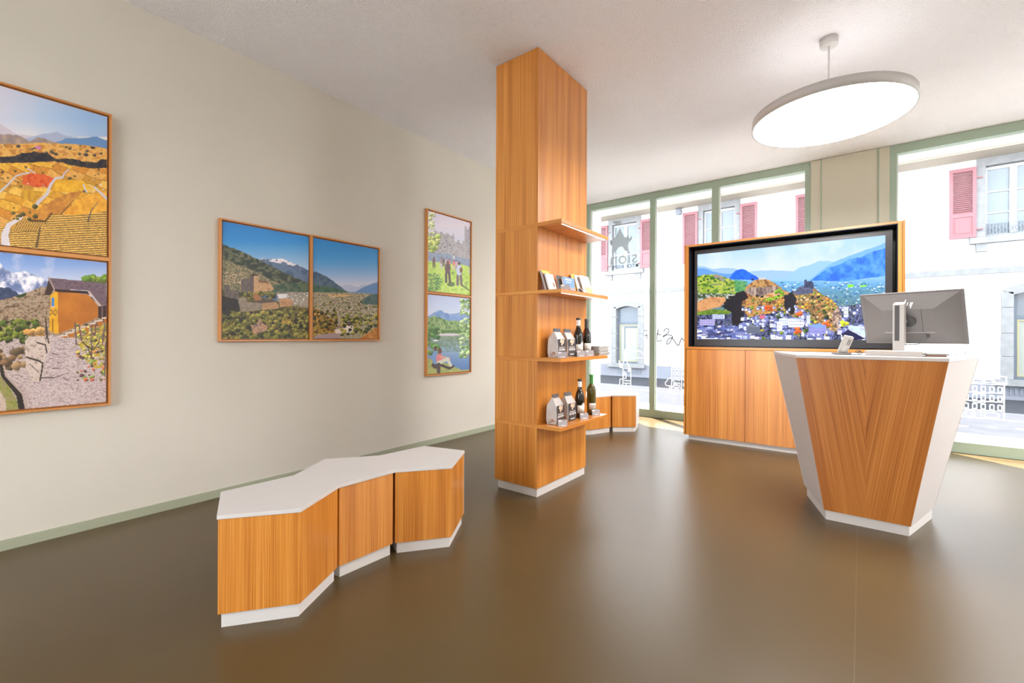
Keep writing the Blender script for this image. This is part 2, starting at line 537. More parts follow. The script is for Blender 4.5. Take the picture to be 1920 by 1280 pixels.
class Pic:
    """canvas whose drawing coordinates are given by a quad (tl, tr, br, bl)"""
    def __init__(self, quad, nx, ny):
        self.nx, self.ny = nx, ny
        src = [(0, 0), (1, 0), (1, 1), (0, 1)]
        A, b = [], []
        for (u, v), (x, y) in zip(src, quad):
            A.append([u, v, 1, 0, 0, 0, -u * x, -v * x]); b.append(x)
            A.append([0, 0, 0, u, v, 1, -u * y, -v * y]); b.append(y)
        h = np.linalg.solve(np.array(A, float), np.array(b, float))
        u, v = np.meshgrid(np.linspace(0, 1, nx), np.linspace(0, 1, ny))
        w = h[6] * u + h[7] * v + 1
        self.X = (h[0] * u + h[1] * v + h[2]) / w
        self.Y = (h[3] * u + h[4] * v + h[5]) / w
        self.c = np.zeros((ny, nx, 3))
    def mix(self, mask, col):
        col = np.asarray(col, float)
        m = np.clip(mask, 0, 1)[..., None]
        self.c = self.c * (1 - m) + col * m
    def poly(self, pts, rough=0.0, rscale=20, seed=3):
        X, Y = self.X, self.Y
        if rough:
            X = X + (fbm(X, Y, rscale, seed) - 0.5) * rough * 2
            Y = Y + (fbm(X, Y, rscale, seed + 9) - 0.5) * rough * 2
        ins = np.zeros(X.shape, bool)
        n = len(pts)
        for i in range(n):
            x0, y0 = pts[i]
            x1, y1 = pts[(i + 1) % n]
            if y0 == y1: continue
            cond = ((y0 > Y) != (y1 > Y)) & (X < (x1 - x0) * (Y - y0) / (y1 - y0) + x0)
            ins ^= cond
        return ins.astype(float)
    def below(self, pts, rough=0.0, rscale=30, seed=5):
        """everything under a skyline given by (x, y) points"""
        px, py = zip(*pts)
        sky = np.interp(self.X, px, py)
        if rough: sky = sky + (fbm(self.X, self.X * 0 + seed, rscale, seed) - 0.5) * 2 * rough
        return (self.Y > sky).astype(float)
    def ell(self, cx, cy, rx, ry, rough=0.0, rscale=15, seed=2):
        d = ((self.X - cx) / rx) ** 2 + ((self.Y - cy) / ry) ** 2
        if rough: d = d + (fbm(self.X, self.Y, rscale, seed) - 0.5) * 2 * rough
        return (d < 1).astype(float)
    def line(self, pts, w0, w1=None):
        w1 = w0 if w1 is None else w1
        m = np.zeros(self.X.shape)
        n = len(pts) - 1
        for i in range(n):
            x0, y0 = pts[i]
            x1, y1 = pts[i + 1]
            dx, dy = x1 - x0, y1 - y0
            t = np.clip(((self.X - x0) * dx + (self.Y - y0) * dy) / (dx * dx + dy * dy + 1e-9), 0, 1)
            d = np.hypot(self.X - x0 - t * dx, self.Y - y0 - t * dy)
            w = w0 + (w1 - w0) * (i + t) / n
            m = np.maximum(m, np.clip((w - d) + 0.5, 0, 1))
        return m
    def fb(self, scale, seed, octs=4):
        return fbm(self.X, self.Y, scale, seed, octs)
    def tex(self, cols, scale, seed, octs=4, contrast=2.2, ys=1.0):
        t = fbm(self.X, self.Y * ys, scale, seed, octs)
        t = np.clip((t - 0.5) * contrast + 0.5, 0, 1)
        cols = np.asarray(cols, float)
        k = np.linspace(0, 1, len(cols))
        return np.stack([np.interp(t, k, cols[:, j]) for j in range(3)], -1)
    def vgrad(self, stops):
        ys, cs = zip(*stops)
        cs = np.asarray(cs, float)
        return np.stack([np.interp(self.Y, ys, cs[:, j]) for j in range(3)], -1)
    def specks(self, mask, n, cols, size, seed, box, aspect=1.0):
        """scatter little blocks (houses, trees) inside mask"""
        rs = np.random.RandomState(seed)
        x0, x1, y0, y1 = box
        for i in range(n):
            cx, cy = rs.uniform(x0, x1), rs.uniform(y0, y1)
            w = rs.uniform(*size)
            h = w * aspect * rs.uniform(0.6, 1.3)
            m = (np.abs(self.X - cx) < w) & (np.abs(self.Y - cy) < h)
            self.mix(m * mask, cols[rs.randint(len(cols))])
    def blobs(self, mask, n, cols, size, seed, box, rough=0.6):
        rs = np.random.RandomState(seed)
        x0, x1, y0, y1 = box
        nz = (fbm(self.X, self.Y, 9, seed) - 0.5) * 2 * rough
        for i in range(n):
            cx, cy = rs.uniform(x0, x1), rs.uniform(y0, y1)
            w = rs.uniform(*size)
            d = ((self.X - cx) / w) ** 2 + ((self.Y - cy) / (w * 0.8)) ** 2 + nz
            c = np.asarray(cols[rs.randint(len(cols))], float)
            sh = np.clip(1.05 - 0.45 * ((self.Y - cy) / w) - 0.25 * ((self.X - cx) / w), 0.35, 1.3)[..., None]
            self.mix((d < 1) * mask, np.clip(c * sh, 0, 255))
    def mesh(self, name, origin, udir, vdir, mat, parent):
        """origin = top-left corner; udir, vdir = full edge vectors"""
        nx, ny = self.nx, self.ny
        u, v = np.meshgrid(np.linspace(0, 1, nx), np.linspace(0, 1, ny))
        P = u[..., None] * np.array(udir) + v[..., None] * np.array(vdir)
        idx = np.arange(nx * ny).reshape(ny, nx)
        q = np.stack([idx[:-1, :-1], idx[1:, :-1], idx[1:, 1:], idx[:-1, 1:]], -1).reshape(-1, 4)
        me = bpy.data.meshes.new(name)
        me.vertices.add(nx * ny)
        me.vertices.foreach_set('co', P.reshape(-1).astype(np.float32))
        me.loops.add(q.size)
        me.loops.foreach_set('vertex_index', q.reshape(-1).astype(np.int32))
        me.polygons.add(len(q))
        me.polygons.foreach_set('loop_start', np.arange(0, q.size, 4, dtype=np.int32))
        me.update(calc_edges=True)
        c = np.clip(self.c / 255.0, 0, 1)
        lin = np.where(c <= 0.04045, c / 12.92, ((c + 0.055) / 1.055) ** 2.4)
        rgba = np.concatenate([lin, np.ones(lin.shape[:2] + (1,))], -1)
        at = me.color_attributes.new('picture', 'BYTE_COLOR', 'POINT')
        at.data.foreach_set('color', rgba.reshape(-1).astype(np.float32))
        me.materials.append(mat)
        o = bpy.data.objects.new(name, me)
        COL.objects.link(o)
        o.parent = parent
        o.location = Vector(origin) - world_loc(parent)
        return o

def paint_vineyards():
    p = Pic([(-455, -66), (727, 285), (727, 1240), (-460, 1122)], 250, 320)
    X, Y = p.X, p.Y
    p.c = p.vgrad([(-60, (186, 196, 226)), (120, (196, 205, 228)), (300, (190, 208, 232)), (430, (232, 226, 226)), (520, (236, 230, 226))])
    p.mix(np.clip((X - 200) / 700, 0, 0.6) * (Y < 420), (128, 172, 226))
    p.mix(np.clip((250 - X) / 500, 0, 0.6), (228, 214, 222))
    p.mix(p.below([(-460, 300), (-200, 330), (0, 330), (60, 370), (110, 400), (700, 470)], 4), (206, 196, 206))
    p.mix(p.below([(180, 430), (300, 400), (390, 386), (450, 415), (560, 430), (727, 470)], 5), (170, 180, 206))
    p.mix(p.below([(380, 460), (450, 430), (530, 432), (655, 418), (700, 438), (727, 445)], 4), (104, 142, 190))
    p.mix(p.below([(-460, 380), (-100, 400), (60, 404), (100, 405), (150, 420), (200, 450), (260, 425), (330, 440), (380, 462), (500, 470), (620, 480), (727, 502)], 8), p.tex([(150, 132, 130), (186, 160, 140)], 30, 4))
    land = p.below([(-460, 440), (0, 470), (120, 470), (260, 462), (400, 468), (560, 474), (727, 505)], 6)
    p.mix(land, p.tex([(196, 130, 58), (226, 164, 74), (236, 186, 104), (206, 140, 70)], 46, 8, 5, 2.6, 1.8))
    p.blobs(land, 46, [(92, 80, 60), (120, 96, 66), (70, 64, 60)], (5, 16), 3, (-460, 727, 475, 560))
    p.mix(p.poly([(235, 490), (262, 482), (284, 497), (262, 512)], 4, 10), (214, 128, 178))
    dark = p.poly([(-460, 545), (-200, 560), (0, 560), (90, 552), (150, 535), (240, 520), (330, 540), (390, 568), (470, 570), (560, 588), (640, 598), (690, 575), (727, 575), (727, 636), (640, 640), (560, 628), (450, 608), (380, 590), (300, 592), (180, 600), (60, 606), (-120, 600), (-460, 590)], 9, 30)
    p.mix(dark, p.tex([(34, 34, 44), (52, 48, 52), (74, 64, 58)], 22, 21))
    near = p.below([(-460, 592), (0, 602), (180, 600), (300, 594), (450, 610), (600, 634), (727, 642)], 4)
    cols = [(222, 158, 46), (236, 178, 62), (214, 142, 48), (228, 168, 82), (206, 148, 50), (240, 190, 84)]
    cell = (np.floor((X * 0.9 + Y * 0.7 + 60 * fbm(X, Y, 200, 5)) / 130) * 7 + np.floor((Y - X * 0.35 + 50 * fbm(X, Y, 160, 6)) / 62) * 13).astype(int)
    base = np.asarray(cols)[cell % len(cols)]
    p.mix(near * (Y > 560), base * (0.88 + 0.24 * p.fb(14, 31)[..., None]))
    p.mix(near * ((np.abs(((Y - X * 0.35 + 50 * fbm(X, Y, 160, 6)) / 62) % 1) < 0.05)), (122, 84, 36))
    p.blobs(near, 60, [(96, 84, 46), (120, 98, 50), (150, 104, 44)], (4, 13), 8, (-460, 727, 610, 800))
    p.mix(p.poly([(155, 690), (215, 672), (300, 680), (372, 704), (330, 765), (240, 768), (155, 745)], 5, 25), p.tex([(206, 74, 34), (232, 104, 44), (220, 92, 50)], 22, 14))
    p.mix(p.poly([(375, 716), (560, 720), (620, 770), (480, 800), (352, 792)], 5, 30), p.tex([(226, 162, 36), (246, 192, 50)], 26, 15))
    p.mix(p.poly([(145, 782), (300, 800), (240, 862), (140, 850)], 4, 30), p.tex([(196, 138, 34), (226, 170, 46)], 22, 16))
    p.mix(p.poly([(200, 990), (350, 860), (480, 800), (560, 800), (420, 945), (330, 1000)], 5, 30), p.tex([(188, 118, 48), (222, 154, 60)], 26, 17))
    p.mix(p.poly([(420, 950), (600, 810), (727, 800), (727, 930), (520, 985)], 5, 30), p.tex([(224, 150, 42), (246, 184, 60)], 26, 18))
    rows = p.poly([(90, 1070), (270, 1040), (360, 950), (520, 960), (727, 930), (727, 1260), (-460, 1200), (-460, 960), (-80, 1010)], 4, 30)
    ln = 0.5 + 0.5 * np.sin((Y + 0.06 * X + 5 * fbm(X, Y, 26, 19)) * 2 * math.pi / 15.5)
    p.mix(rows, np.asarray((238, 186, 92)) * (1 - 0.55 * (ln[..., None] > 0.62)) * (0.82 + 0.36 * p.fb(11, 23)[..., None]))
    rows2 = p.poly([(70, 1075), (150, 978), (320, 1010), (250, 1070)], 3, 20)
    ln2 = 0.5 + 0.5 * np.sin((X * 0.9 + Y * 0.5) * 2 * math.pi / 15)
    p.mix(rows2, np.asarray((230, 176, 84)) * (1 - 0.5 * (ln2[..., None] > 0.55)))
    road = (206, 198, 204)
    p.mix(p.line([(0, 800), (60, 745), (110, 690), (160, 675), (200, 668)], 7, 4), road)
    p.mix(p.line([(190, 640), (240, 672)], 4), road)
    p.mix(p.line([(240, 905), (262, 870), (320, 815), (345, 750), (378, 705), (425, 700), (440, 670), (470, 642)], 13, 4), road)
    p.mix(p.line([(40, 1200), (32, 1100), (60, 1030), (150, 978)], 34, 8), (222, 214, 216))
    p.mix(p.line([(640, 765), (680, 800), (727, 845)], 6, 9), road)
    p.mix(p.line([(570, 750), (580, 780), (590, 800)], 6, 5), road)
    p.mix(p.line([(600, 1000), (620, 930), (665, 870)], 5, 2), (96, 86, 84))
    p.mix(p.line([(205, 998), (310, 1002), (355, 945)], 7, 5), (88, 62, 34))
    p.mix(p.line([(420, 948), (505, 852)], 4, 2), (96, 70, 40))
    p.mix(p.line([(250, 1180), (265, 1100), (275, 1040)], 9, 5), (110, 84, 54))
    p.blobs(near, 14, [(84, 78, 42), (110, 96, 50)], (6, 22), 12, (90, 250, 900, 990))
    p.specks(near, 26, [(216, 206, 202), (170, 150, 140)], (4, 8), 9, (-460, 727, 610, 800), 0.6)
    return p

def paint_house():
    p = Pic([(-488, -6), (773, 121), (773, 1140), (-493, 1255)], 250, 320)
    X, Y = p.X, p.Y
    p.c = p.vgrad([(0, (108, 150, 218)), (130, (138, 170, 226)), (240, (196, 206, 232)), (330, (214, 214, 232))])
    p.mix(np.clip((p.fb(120, 3) - 0.5) * 2.2, 0, 0.7) * (X < 400), (232, 226, 238))
    mt = p.below([(-490, 120), (-300, 150), (-100, 60), (0, 120), (40, 175), (100, 195), (180, 180), (260, 215), (340, 250), (420, 270), (773, 290)], 9, 30)
    p.mix(mt, p.tex([(112, 128, 176), (168, 174, 206), (240, 238, 246), (250, 248, 252)], 60, 8, 5, 3))
    p.mix(p.below([(-490, 300), (0, 300), (70, 304), (110, 330), (160, 370)], 6), p.tex([(46, 62, 100), (72, 84, 112)], 24, 9))
    hill = p.below([(-490, 470), (-60, 410), (60, 380), (200, 335), (300, 300), (340, 295), (420, 330), (773, 420)], 6)
    p.mix(hill, p.tex([(112, 90, 70), (158, 130, 104), (190, 164, 140), (134, 112, 84)], 26, 10, 5, 2.8, 1.6))
    p.mix(p.line([(-100, 470), (120, 410), (360, 400)], 4), (176, 156, 134))
    p.blobs(hill, 6, [(92, 112, 40), (70, 96, 36)], (24, 40), 4, (120, 150, 335, 350))
    p.blobs(np.ones_like(X), 26, [(92, 124, 44), (72, 108, 42), (122, 142, 54)], (18, 34), 5, (620, 773, 225, 262))
    ground = p.below([(-490, 640), (0, 640), (200, 640), (360, 650), (460, 660), (560, 680), (773, 700)], 8)
    p.mix(ground, p.tex([(150, 128, 126), (190, 168, 164), (216, 198, 192), (168, 148, 140)], 18, 12, 5, 2.6, 2.0))
    p.blobs(np.ones_like(X), 210, [(106, 116, 40), (128, 132, 50), (80, 94, 36), (56, 66, 30), (44, 48, 26)], (12, 30), 6, (-490, 270, 545, 700))
    p.blobs(np.ones_like(X), 26, [(122, 92, 64), (96, 78, 56), (150, 120, 84)], (18, 46), 7, (-100, 180, 740, 900))
    p.blobs(np.ones_like(X), 14, [(188, 138, 74), (206, 158, 92)], (16, 36), 8, (190, 310, 610, 650))
    p.mix(p.poly([(182, 700), (210, 660), (340, 660), (376, 670), (366, 760), (320, 840), (318, 950), (280, 1000), (230, 980), (190, 900)], 8, 30), p.tex([(172, 148, 136), (220, 200, 188), (196, 176, 162)], 26, 13))
    p.mix(p.poly([(420, 335), (640, 350), (712, 440), (712, 520), (560, 590), (420, 640)]), p.tex([(182, 106, 28), (206, 126, 38)], 110, 14, 3, 2.0))
    p.mix(p.poly([(366, 360), (400, 330), (422, 336), (424, 640), (390, 636), (357, 612)]), p.tex([(222, 158, 18), (238, 178, 34)], 40, 15))
    p.mix(p.poly([(322, 356), (356, 232), (392, 312), (382, 330), (366, 358)]), (66, 46, 42))
    p.mix(p.poly([(354, 230), (773, 272), (773, 434), (738, 434), (650, 330), (640, 326), (396, 312)]), p.tex([(92, 72, 84), (130, 106, 116), (110, 88, 100)], 12, 16, 3, 2.4, 2.0))
    p.mix(p.line([(354, 232), (394, 314)], 6), (172, 142, 134))
    p.mix(p.poly([(396, 312), (640, 328), (648, 350), (398, 332)]), (58, 36, 28))
    p.mix(p.line([(648, 336), (734, 446)], 7), (202, 180, 172))
    p.mix(p.poly([(712, 440), (773, 434), (773, 560), (712, 520)]), (56, 34, 36))
    p.mix(p.line([(742, 450), (742, 560)], 6), (120, 92, 86))
    p.mix(p.poly([(376, 378), (394, 372), (394, 440), (376, 446)]), (58, 130, 200))
    p.mix(p.line([(374, 446), (396, 442)], 4), (216, 196, 176))
    p.mix(p.poly([(378, 530), (388, 526), (386, 630), (378, 628)]), (150, 96, 28))
    for k in range(10):
        p.mix(p.ell(366 + (k % 5) * 12, 468 + (k // 5) * 22 + (k % 3) * 6, 4, 8), (120, 90, 60))
    for k in range(7):
        x0, y0 = 424 + k * 52, 655 - k * 22
        p.mix(p.poly([(x0, y0), (x0 + 64, y0 - 10), (x0 + 64, y0 + 2), (x0, y0 + 10)]), (222, 204, 192))
        p.mix(p.poly([(x0 + 20, y0 + 8), (x0 + 64, y0 + 2), (x0 + 64, y0 + 60 + 6 * k), (x0 + 20, y0 + 24)]), (186, 112, 34))
    p.mix(p.poly([(360, 664), (560, 672), (720, 760), (773, 900), (773, 1150), (240, 1230), (250, 1010), (320, 960), (330, 830), (380, 740)], 8, 30), p.tex([(158, 134, 134), (196, 174, 172), (222, 206, 202), (176, 154, 152)], 13, 18, 4, 2.8, 2.4))
    for pts, w in (([(300, 965), (400, 962), (500, 925)], 5), ([(380, 895), (460, 893)], 3), ([(420, 852), (466, 850)], 3), ([(380, 785), (440, 800)], 4), ([(460, 965), (505, 985)], 3)):
        p.mix(p.line(pts, w, 1), (84, 66, 62))
    p.mix(p.poly([(560, 690), (773, 560), (773, 960), (640, 860)], 12, 30) * (p.fb(20, 40) > 0.47), p.tex([(160, 140, 60), (208, 176, 60), (150, 160, 60)], 18, 19))
    p.blobs(np.ones_like(X), 130, [(212, 170, 70), (196, 180, 84), (206, 140, 76), (140, 140, 64), (110, 116, 60), (90, 76, 60)], (6, 14), 20, (560, 773, 570, 830))
    p.blobs(np.ones_like(X), 34, [(96, 66, 70), (130, 150, 76), (190, 100, 70), (120, 110, 66)], (8, 17), 24, (560, 760, 790, 990))
    for x0, y0, x1, y1 in ((545, 560, 556, 720), (575, 575, 592, 690), (668, 575, 664, 820), (700, 560, 690, 650), (760, 570, 745, 720), (770, 700, 762, 950)):
        p.mix(p.line([(x0, y0), (x1, y1)], 5), (112, 86, 84))
    for pts in ([(620, 720), (680, 760), (720, 700)], [(600, 700), (640, 740), (660, 800)]):
        p.mix(p.line(pts, 4), (74, 52, 50))
    for pts, w in (([(332, 530), (340, 640), (356, 710)], 5), ([(345, 590), (334, 690)], 3), ([(270, 706), (330, 722), (342, 780)], 5), ([(194, 814), (290, 842), (312, 860), (302, 930), (292, 985)], 6), ([(215, 862), (290, 930)], 2)):
        p.mix(p.line(pts, w), (62, 48, 46))
    p.mix(p.below([(-490, 900), (-60, 900), (0, 950), (60, 1020), (120, 1120), (150, 1260), (773, 2000)], 6), p.tex([(128, 134, 62), (156, 150, 84), (150, 132, 104)], 26, 27))
    p.mix(p.poly([(-490, 960), (-40, 1000), (40, 1120), (60, 1300), (-490, 1300)], 10, 30), p.tex([(188, 164, 148), (206, 184, 166)], 26, 28))
    p.mix(p.line([(10, 880), (24, 950), (90, 1030), (140, 1090), (160, 1200), (165, 1260)], 14, 26), (44, 34, 30))
    p.mix(p.line([(28, 880), (44, 950), (112, 1022), (176, 1090), (200, 1190), (204, 1260)], 7, 11), (182, 160, 150))
    return p

def paint_castle_left():
    p = Pic([(143, 158), (871, 290), (869, 1163), (141, 1165)], 210, 250)
    X, Y = p.X, p.Y
    p.c = p.vgrad([(160, (26, 128, 206)), (330, (48, 146, 218)), (450, (120, 176, 224)), (560, (176, 204, 232))])
    p.mix(p.below([(380, 560), (440, 490), (480, 474), (520, 482), (600, 478), (650, 476), (700, 500), (760, 525), (820, 548), (871, 580)], 5), p.tex([(70, 92, 126), (104, 124, 154), (88, 108, 138)], 60, 4))
    snow = p.below([(440, 490), (480, 474), (520, 482), (600, 478), (650, 476), (700, 500), (770, 530)], 5) * (Y < 505 + (X - 560) * 0.18) * (p.fb(26, 9) > 0.46)
    p.mix(snow * (X > 440) * (X < 800), (236, 230, 238))
    p.mix(p.poly([(120, 350), (160, 362), (240, 390), (330, 425), (400, 465), (500, 512), (620, 575), (760, 640), (871, 690), (871, 780), (120, 790)], 8, 30), p.tex([(38, 48, 44), (58, 70, 54), (82, 90, 66), (112, 110, 84)], 26, 6, 5, 3.0, 1.3))
    p.mix(p.poly([(120, 480), (220, 500), (360, 560), (520, 640), (640, 700), (700, 760), (120, 770)], 12, 40), p.tex([(92, 92, 70), (140, 128, 96), (170, 150, 116), (80, 88, 58)], 20, 7, 5, 2.8, 1.5))
    p.specks(np.ones_like(X), 60, [(206, 180, 150), (186, 150, 120)], (3, 7), 4, (150, 320, 600, 700), 0.7)
    p.mix(p.poly([(560, 700), (871, 680), (871, 790), (560, 790)], 10, 40), p.tex([(52, 76, 60), (78, 98, 74), (96, 106, 80)], 22, 8, 5, 2.6))
    town = p.poly([(600, 765), (871, 765), (871, 900), (620, 900)])
    p.mix(town, p.tex([(120, 110, 96), (176, 164, 152), (150, 140, 120)], 12, 10))
    p.specks(town, 120, [(226, 222, 222), (176, 144, 124), (120, 130, 96), (206, 196, 190)], (3, 8), 5, (600, 871, 768, 890), 0.6)
    p.mix(p.below([(120, 740), (200, 740), (300, 770), (400, 800), (600, 840), (700, 880), (871, 900)], 8), p.tex([(52, 52, 32), (92, 84, 44), (122, 106, 60)], 26, 12))
    p.mix(p.poly([(120, 790), (280, 800), (290, 930), (120, 930)], 10, 20), p.tex([(24, 22, 22), (46, 40, 36)], 20, 13))
    st, sh = [(172, 132, 92), (206, 164, 118), (190, 150, 108)], [(86, 76, 74), (112, 100, 92)]
    p.mix(p.poly([(300, 655), (345, 645), (385, 660), (385, 760), (300, 765)]), p.tex(sh, 12, 14))
    p.mix(p.poly([(374, 625), (408, 618), (408, 780), (384, 775)]), p.tex(sh, 12, 15))
    p.mix(p.poly([(406, 622), (447, 622), (447, 770), (406, 790)]), p.tex(st, 16, 16))
    p.mix(p.poly([(366, 628), (408, 602), (452, 624)]), (62, 52, 50))
    p.mix(p.poly([(447, 668), (520, 672), (556, 700), (578, 740), (560, 752), (447, 764)]), p.tex(st, 16, 17))
    p.mix(p.poly([(447, 660), (520, 668), (530, 690), (447, 682)]), (120, 86, 60))
    p.blobs(np.ones_like(X), 50, [(96, 94, 40), (120, 108, 46), (52, 54, 30)], (9, 20), 18, (300, 580, 768, 822))
    p.mix(p.poly([(160, 710), (200, 700), (210, 745), (280, 745), (285, 830), (160, 800)], 5, 14), p.tex(sh, 14, 19))
    p.mix(p.poly([(400, 800), (430, 770), (480, 830), (420, 840)], 4, 12), (172, 112, 72))
    p.mix(p.poly([(270, 815), (345, 810), (350, 850), (480, 860), (480, 915), (300, 940)]), p.tex([(126, 112, 98), (158, 142, 122)], 14, 20))
    p.mix(p.poly([(400, 852), (560, 828), (592, 852), (480, 862)]), (86, 72, 66))
    p.mix(p.poly([(478, 860), (592, 850), (616, 872), (616, 905), (478, 920)]), p.tex([(170, 130, 92), (196, 154, 110)], 14, 21))
    p.mix(p.poly([(626, 822), (700, 818), (740, 842), (730, 880), (630, 895)]), p.tex([(182, 132, 92), (206, 158, 116)], 14, 22))
    p.mix(p.poly([(606, 778), (650, 762), (690, 785), (686, 815), (620, 820)]), (228, 222, 222))
    p.mix(p.poly([(600, 782), (648, 758), (692, 782), (660, 778)]), (110, 104, 104))
    for k in range(12):
        p.mix(p.ell(640 + k * 8, 850 + (k % 2) * 16, 3, 5), (90, 60, 44))
    fores = p.below([(120, 925), (290, 935), (480, 920), (620, 905), (740, 880), (871, 900)], 6)
    p.mix(fores, p.tex([(46, 46, 24), (92, 86, 40), (136, 120, 56), (70, 70, 34)], 24, 24))
    p.mix(p.poly([(480, 1000), (620, 985), (760, 1010), (780, 1060), (560, 1060)], 8, 24), p.tex([(150, 122, 44), (186, 150, 62)], 20, 26))
    p.blobs(fores, 330, [(112, 112, 44), (136, 128, 54), (76, 80, 36), (40, 42, 22), (150, 134, 62), (30, 30, 20)], (9, 22), 27, (130, 880, 935, 1170))
    p.mix(p.poly([(385, 1045), (430, 1040), (450, 1010), (458, 990), (480, 1030), (520, 1050), (520, 1090), (470, 1110), (440, 1150), (400, 1110)]), p.tex([(166, 120, 92), (206, 158, 124), (120, 100, 92)], 18, 28))
    p.blobs(fores, 24, [(112, 112, 44), (60, 62, 30)], (14, 28), 29, (300, 620, 1110, 1165))
    return p

def paint_castle_right():
    p = Pic([(914, 300), (1457, 396), (1455, 1162), (912, 1163)], 190, 250)
    X, Y = p.X, p.Y
    p.c = p.vgrad([(300, (40, 138, 214)), (480, (74, 158, 222)), (600, (140, 182, 228)), (700, (206, 210, 230)), (780, (214, 216, 230))])
    p.mix(p.below([(1100, 740), (1160, 705), (1230, 700), (1290, 720), (1330, 698), (1400, 700), (1460, 690)], 4), (180, 192, 218))
    p.mix(p.below([(1270, 760), (1310, 735), (1380, 700), (1455, 675)], 4), (104, 142, 190))
    p.mix(p.below([(900, 590), (940, 592), (985, 610), (1040, 640), (1090, 680), (1150, 720), (1210, 770), (1260, 800)], 6) * (X < 1240), p.tex([(66, 92, 120), (94, 116, 134), (78, 104, 110)], 44, 4))
    p.mix(p.below([(900, 700), (1040, 720), (1150, 745), (1210, 768)], 6) * (Y < 780) * (X < 1220), p.tex([(56, 92, 78), (84, 116, 92)], 30, 5))
    plain = p.below([(900, 766), (1200, 768), (1320, 772), (1460, 780)], 3)
    p.mix(plain, p.tex([(130, 126, 100), (168, 156, 134), (196, 180, 150), (110, 120, 90)], 18, 6, 4, 2.6, 2.6))
    p.mix(p.poly([(1030, 788), (1200, 784), (1250, 800), (1060, 806)], 4, 20), (214, 176, 120))
    p.specks(plain, 750, [(216, 206, 200), (190, 172, 160), (160, 124, 106), (96, 100, 76), (76, 86, 60), (140, 108, 92), (120, 112, 96)], (2, 6.5), 7, (905, 1460, 780, 1050), 0.6)
    p.mix(p.poly([(1300, 850), (1350, 810), (1400, 785), (1460, 775), (1460, 870), (1360, 870)], 6, 24), p.tex([(60, 92, 96), (92, 116, 110)], 22, 8))
    p.blobs(plain, 70, [(88, 100, 48), (116, 118, 58), (64, 76, 40)], (5, 12), 9, (915, 1460, 840, 1000))
    p.mix(p.poly([(890, 900), (960, 910), (1020, 960), (1080, 1000), (1120, 1060), (1060, 1140), (890, 1170)], 10, 26), p.tex([(132, 96, 36), (176, 132, 52), (104, 92, 40)], 22, 11))
    p.blobs(np.ones_like(X), 120, [(176, 136, 54), (136, 120, 52), (90, 86, 40), (52, 54, 30), (44, 42, 28)], (8, 17), 12, (900, 1110, 920, 1140))
    p.mix(p.poly([(940, 1130), (1060, 1118), (1160, 1120), (1140, 1170), (900, 1170)], 4, 20), (160, 140, 142))
    p.mix(p.poly([(1180, 1050), (1250, 1050), (1250, 1100), (1180, 1110)]), (232, 220, 214))
    p.mix(p.poly([(1172, 1052), (1216, 1012), (1258, 1050)]), (92, 80, 80))
    p.mix(p.poly([(1098, 1085), (1180, 1070), (1180, 1115), (1100, 1118)]), (226, 206, 196))
    p.mix(p.poly([(1090, 1082), (1140, 1040), (1186, 1070)]), (150, 122, 112))
    p.blobs(np.ones_like(X), 130, [(140, 136, 54), (102, 106, 46), (62, 70, 34), (160, 144, 60), (44, 48, 30)], (8, 18), 14, (1150, 1460, 960, 1130))
    p.mix(p.poly([(1290, 1165), (1380, 1110), (1460, 1060), (1460, 1170)], 8, 22), p.tex([(170, 108, 40), (214, 150, 66)], 18, 16))
    return p

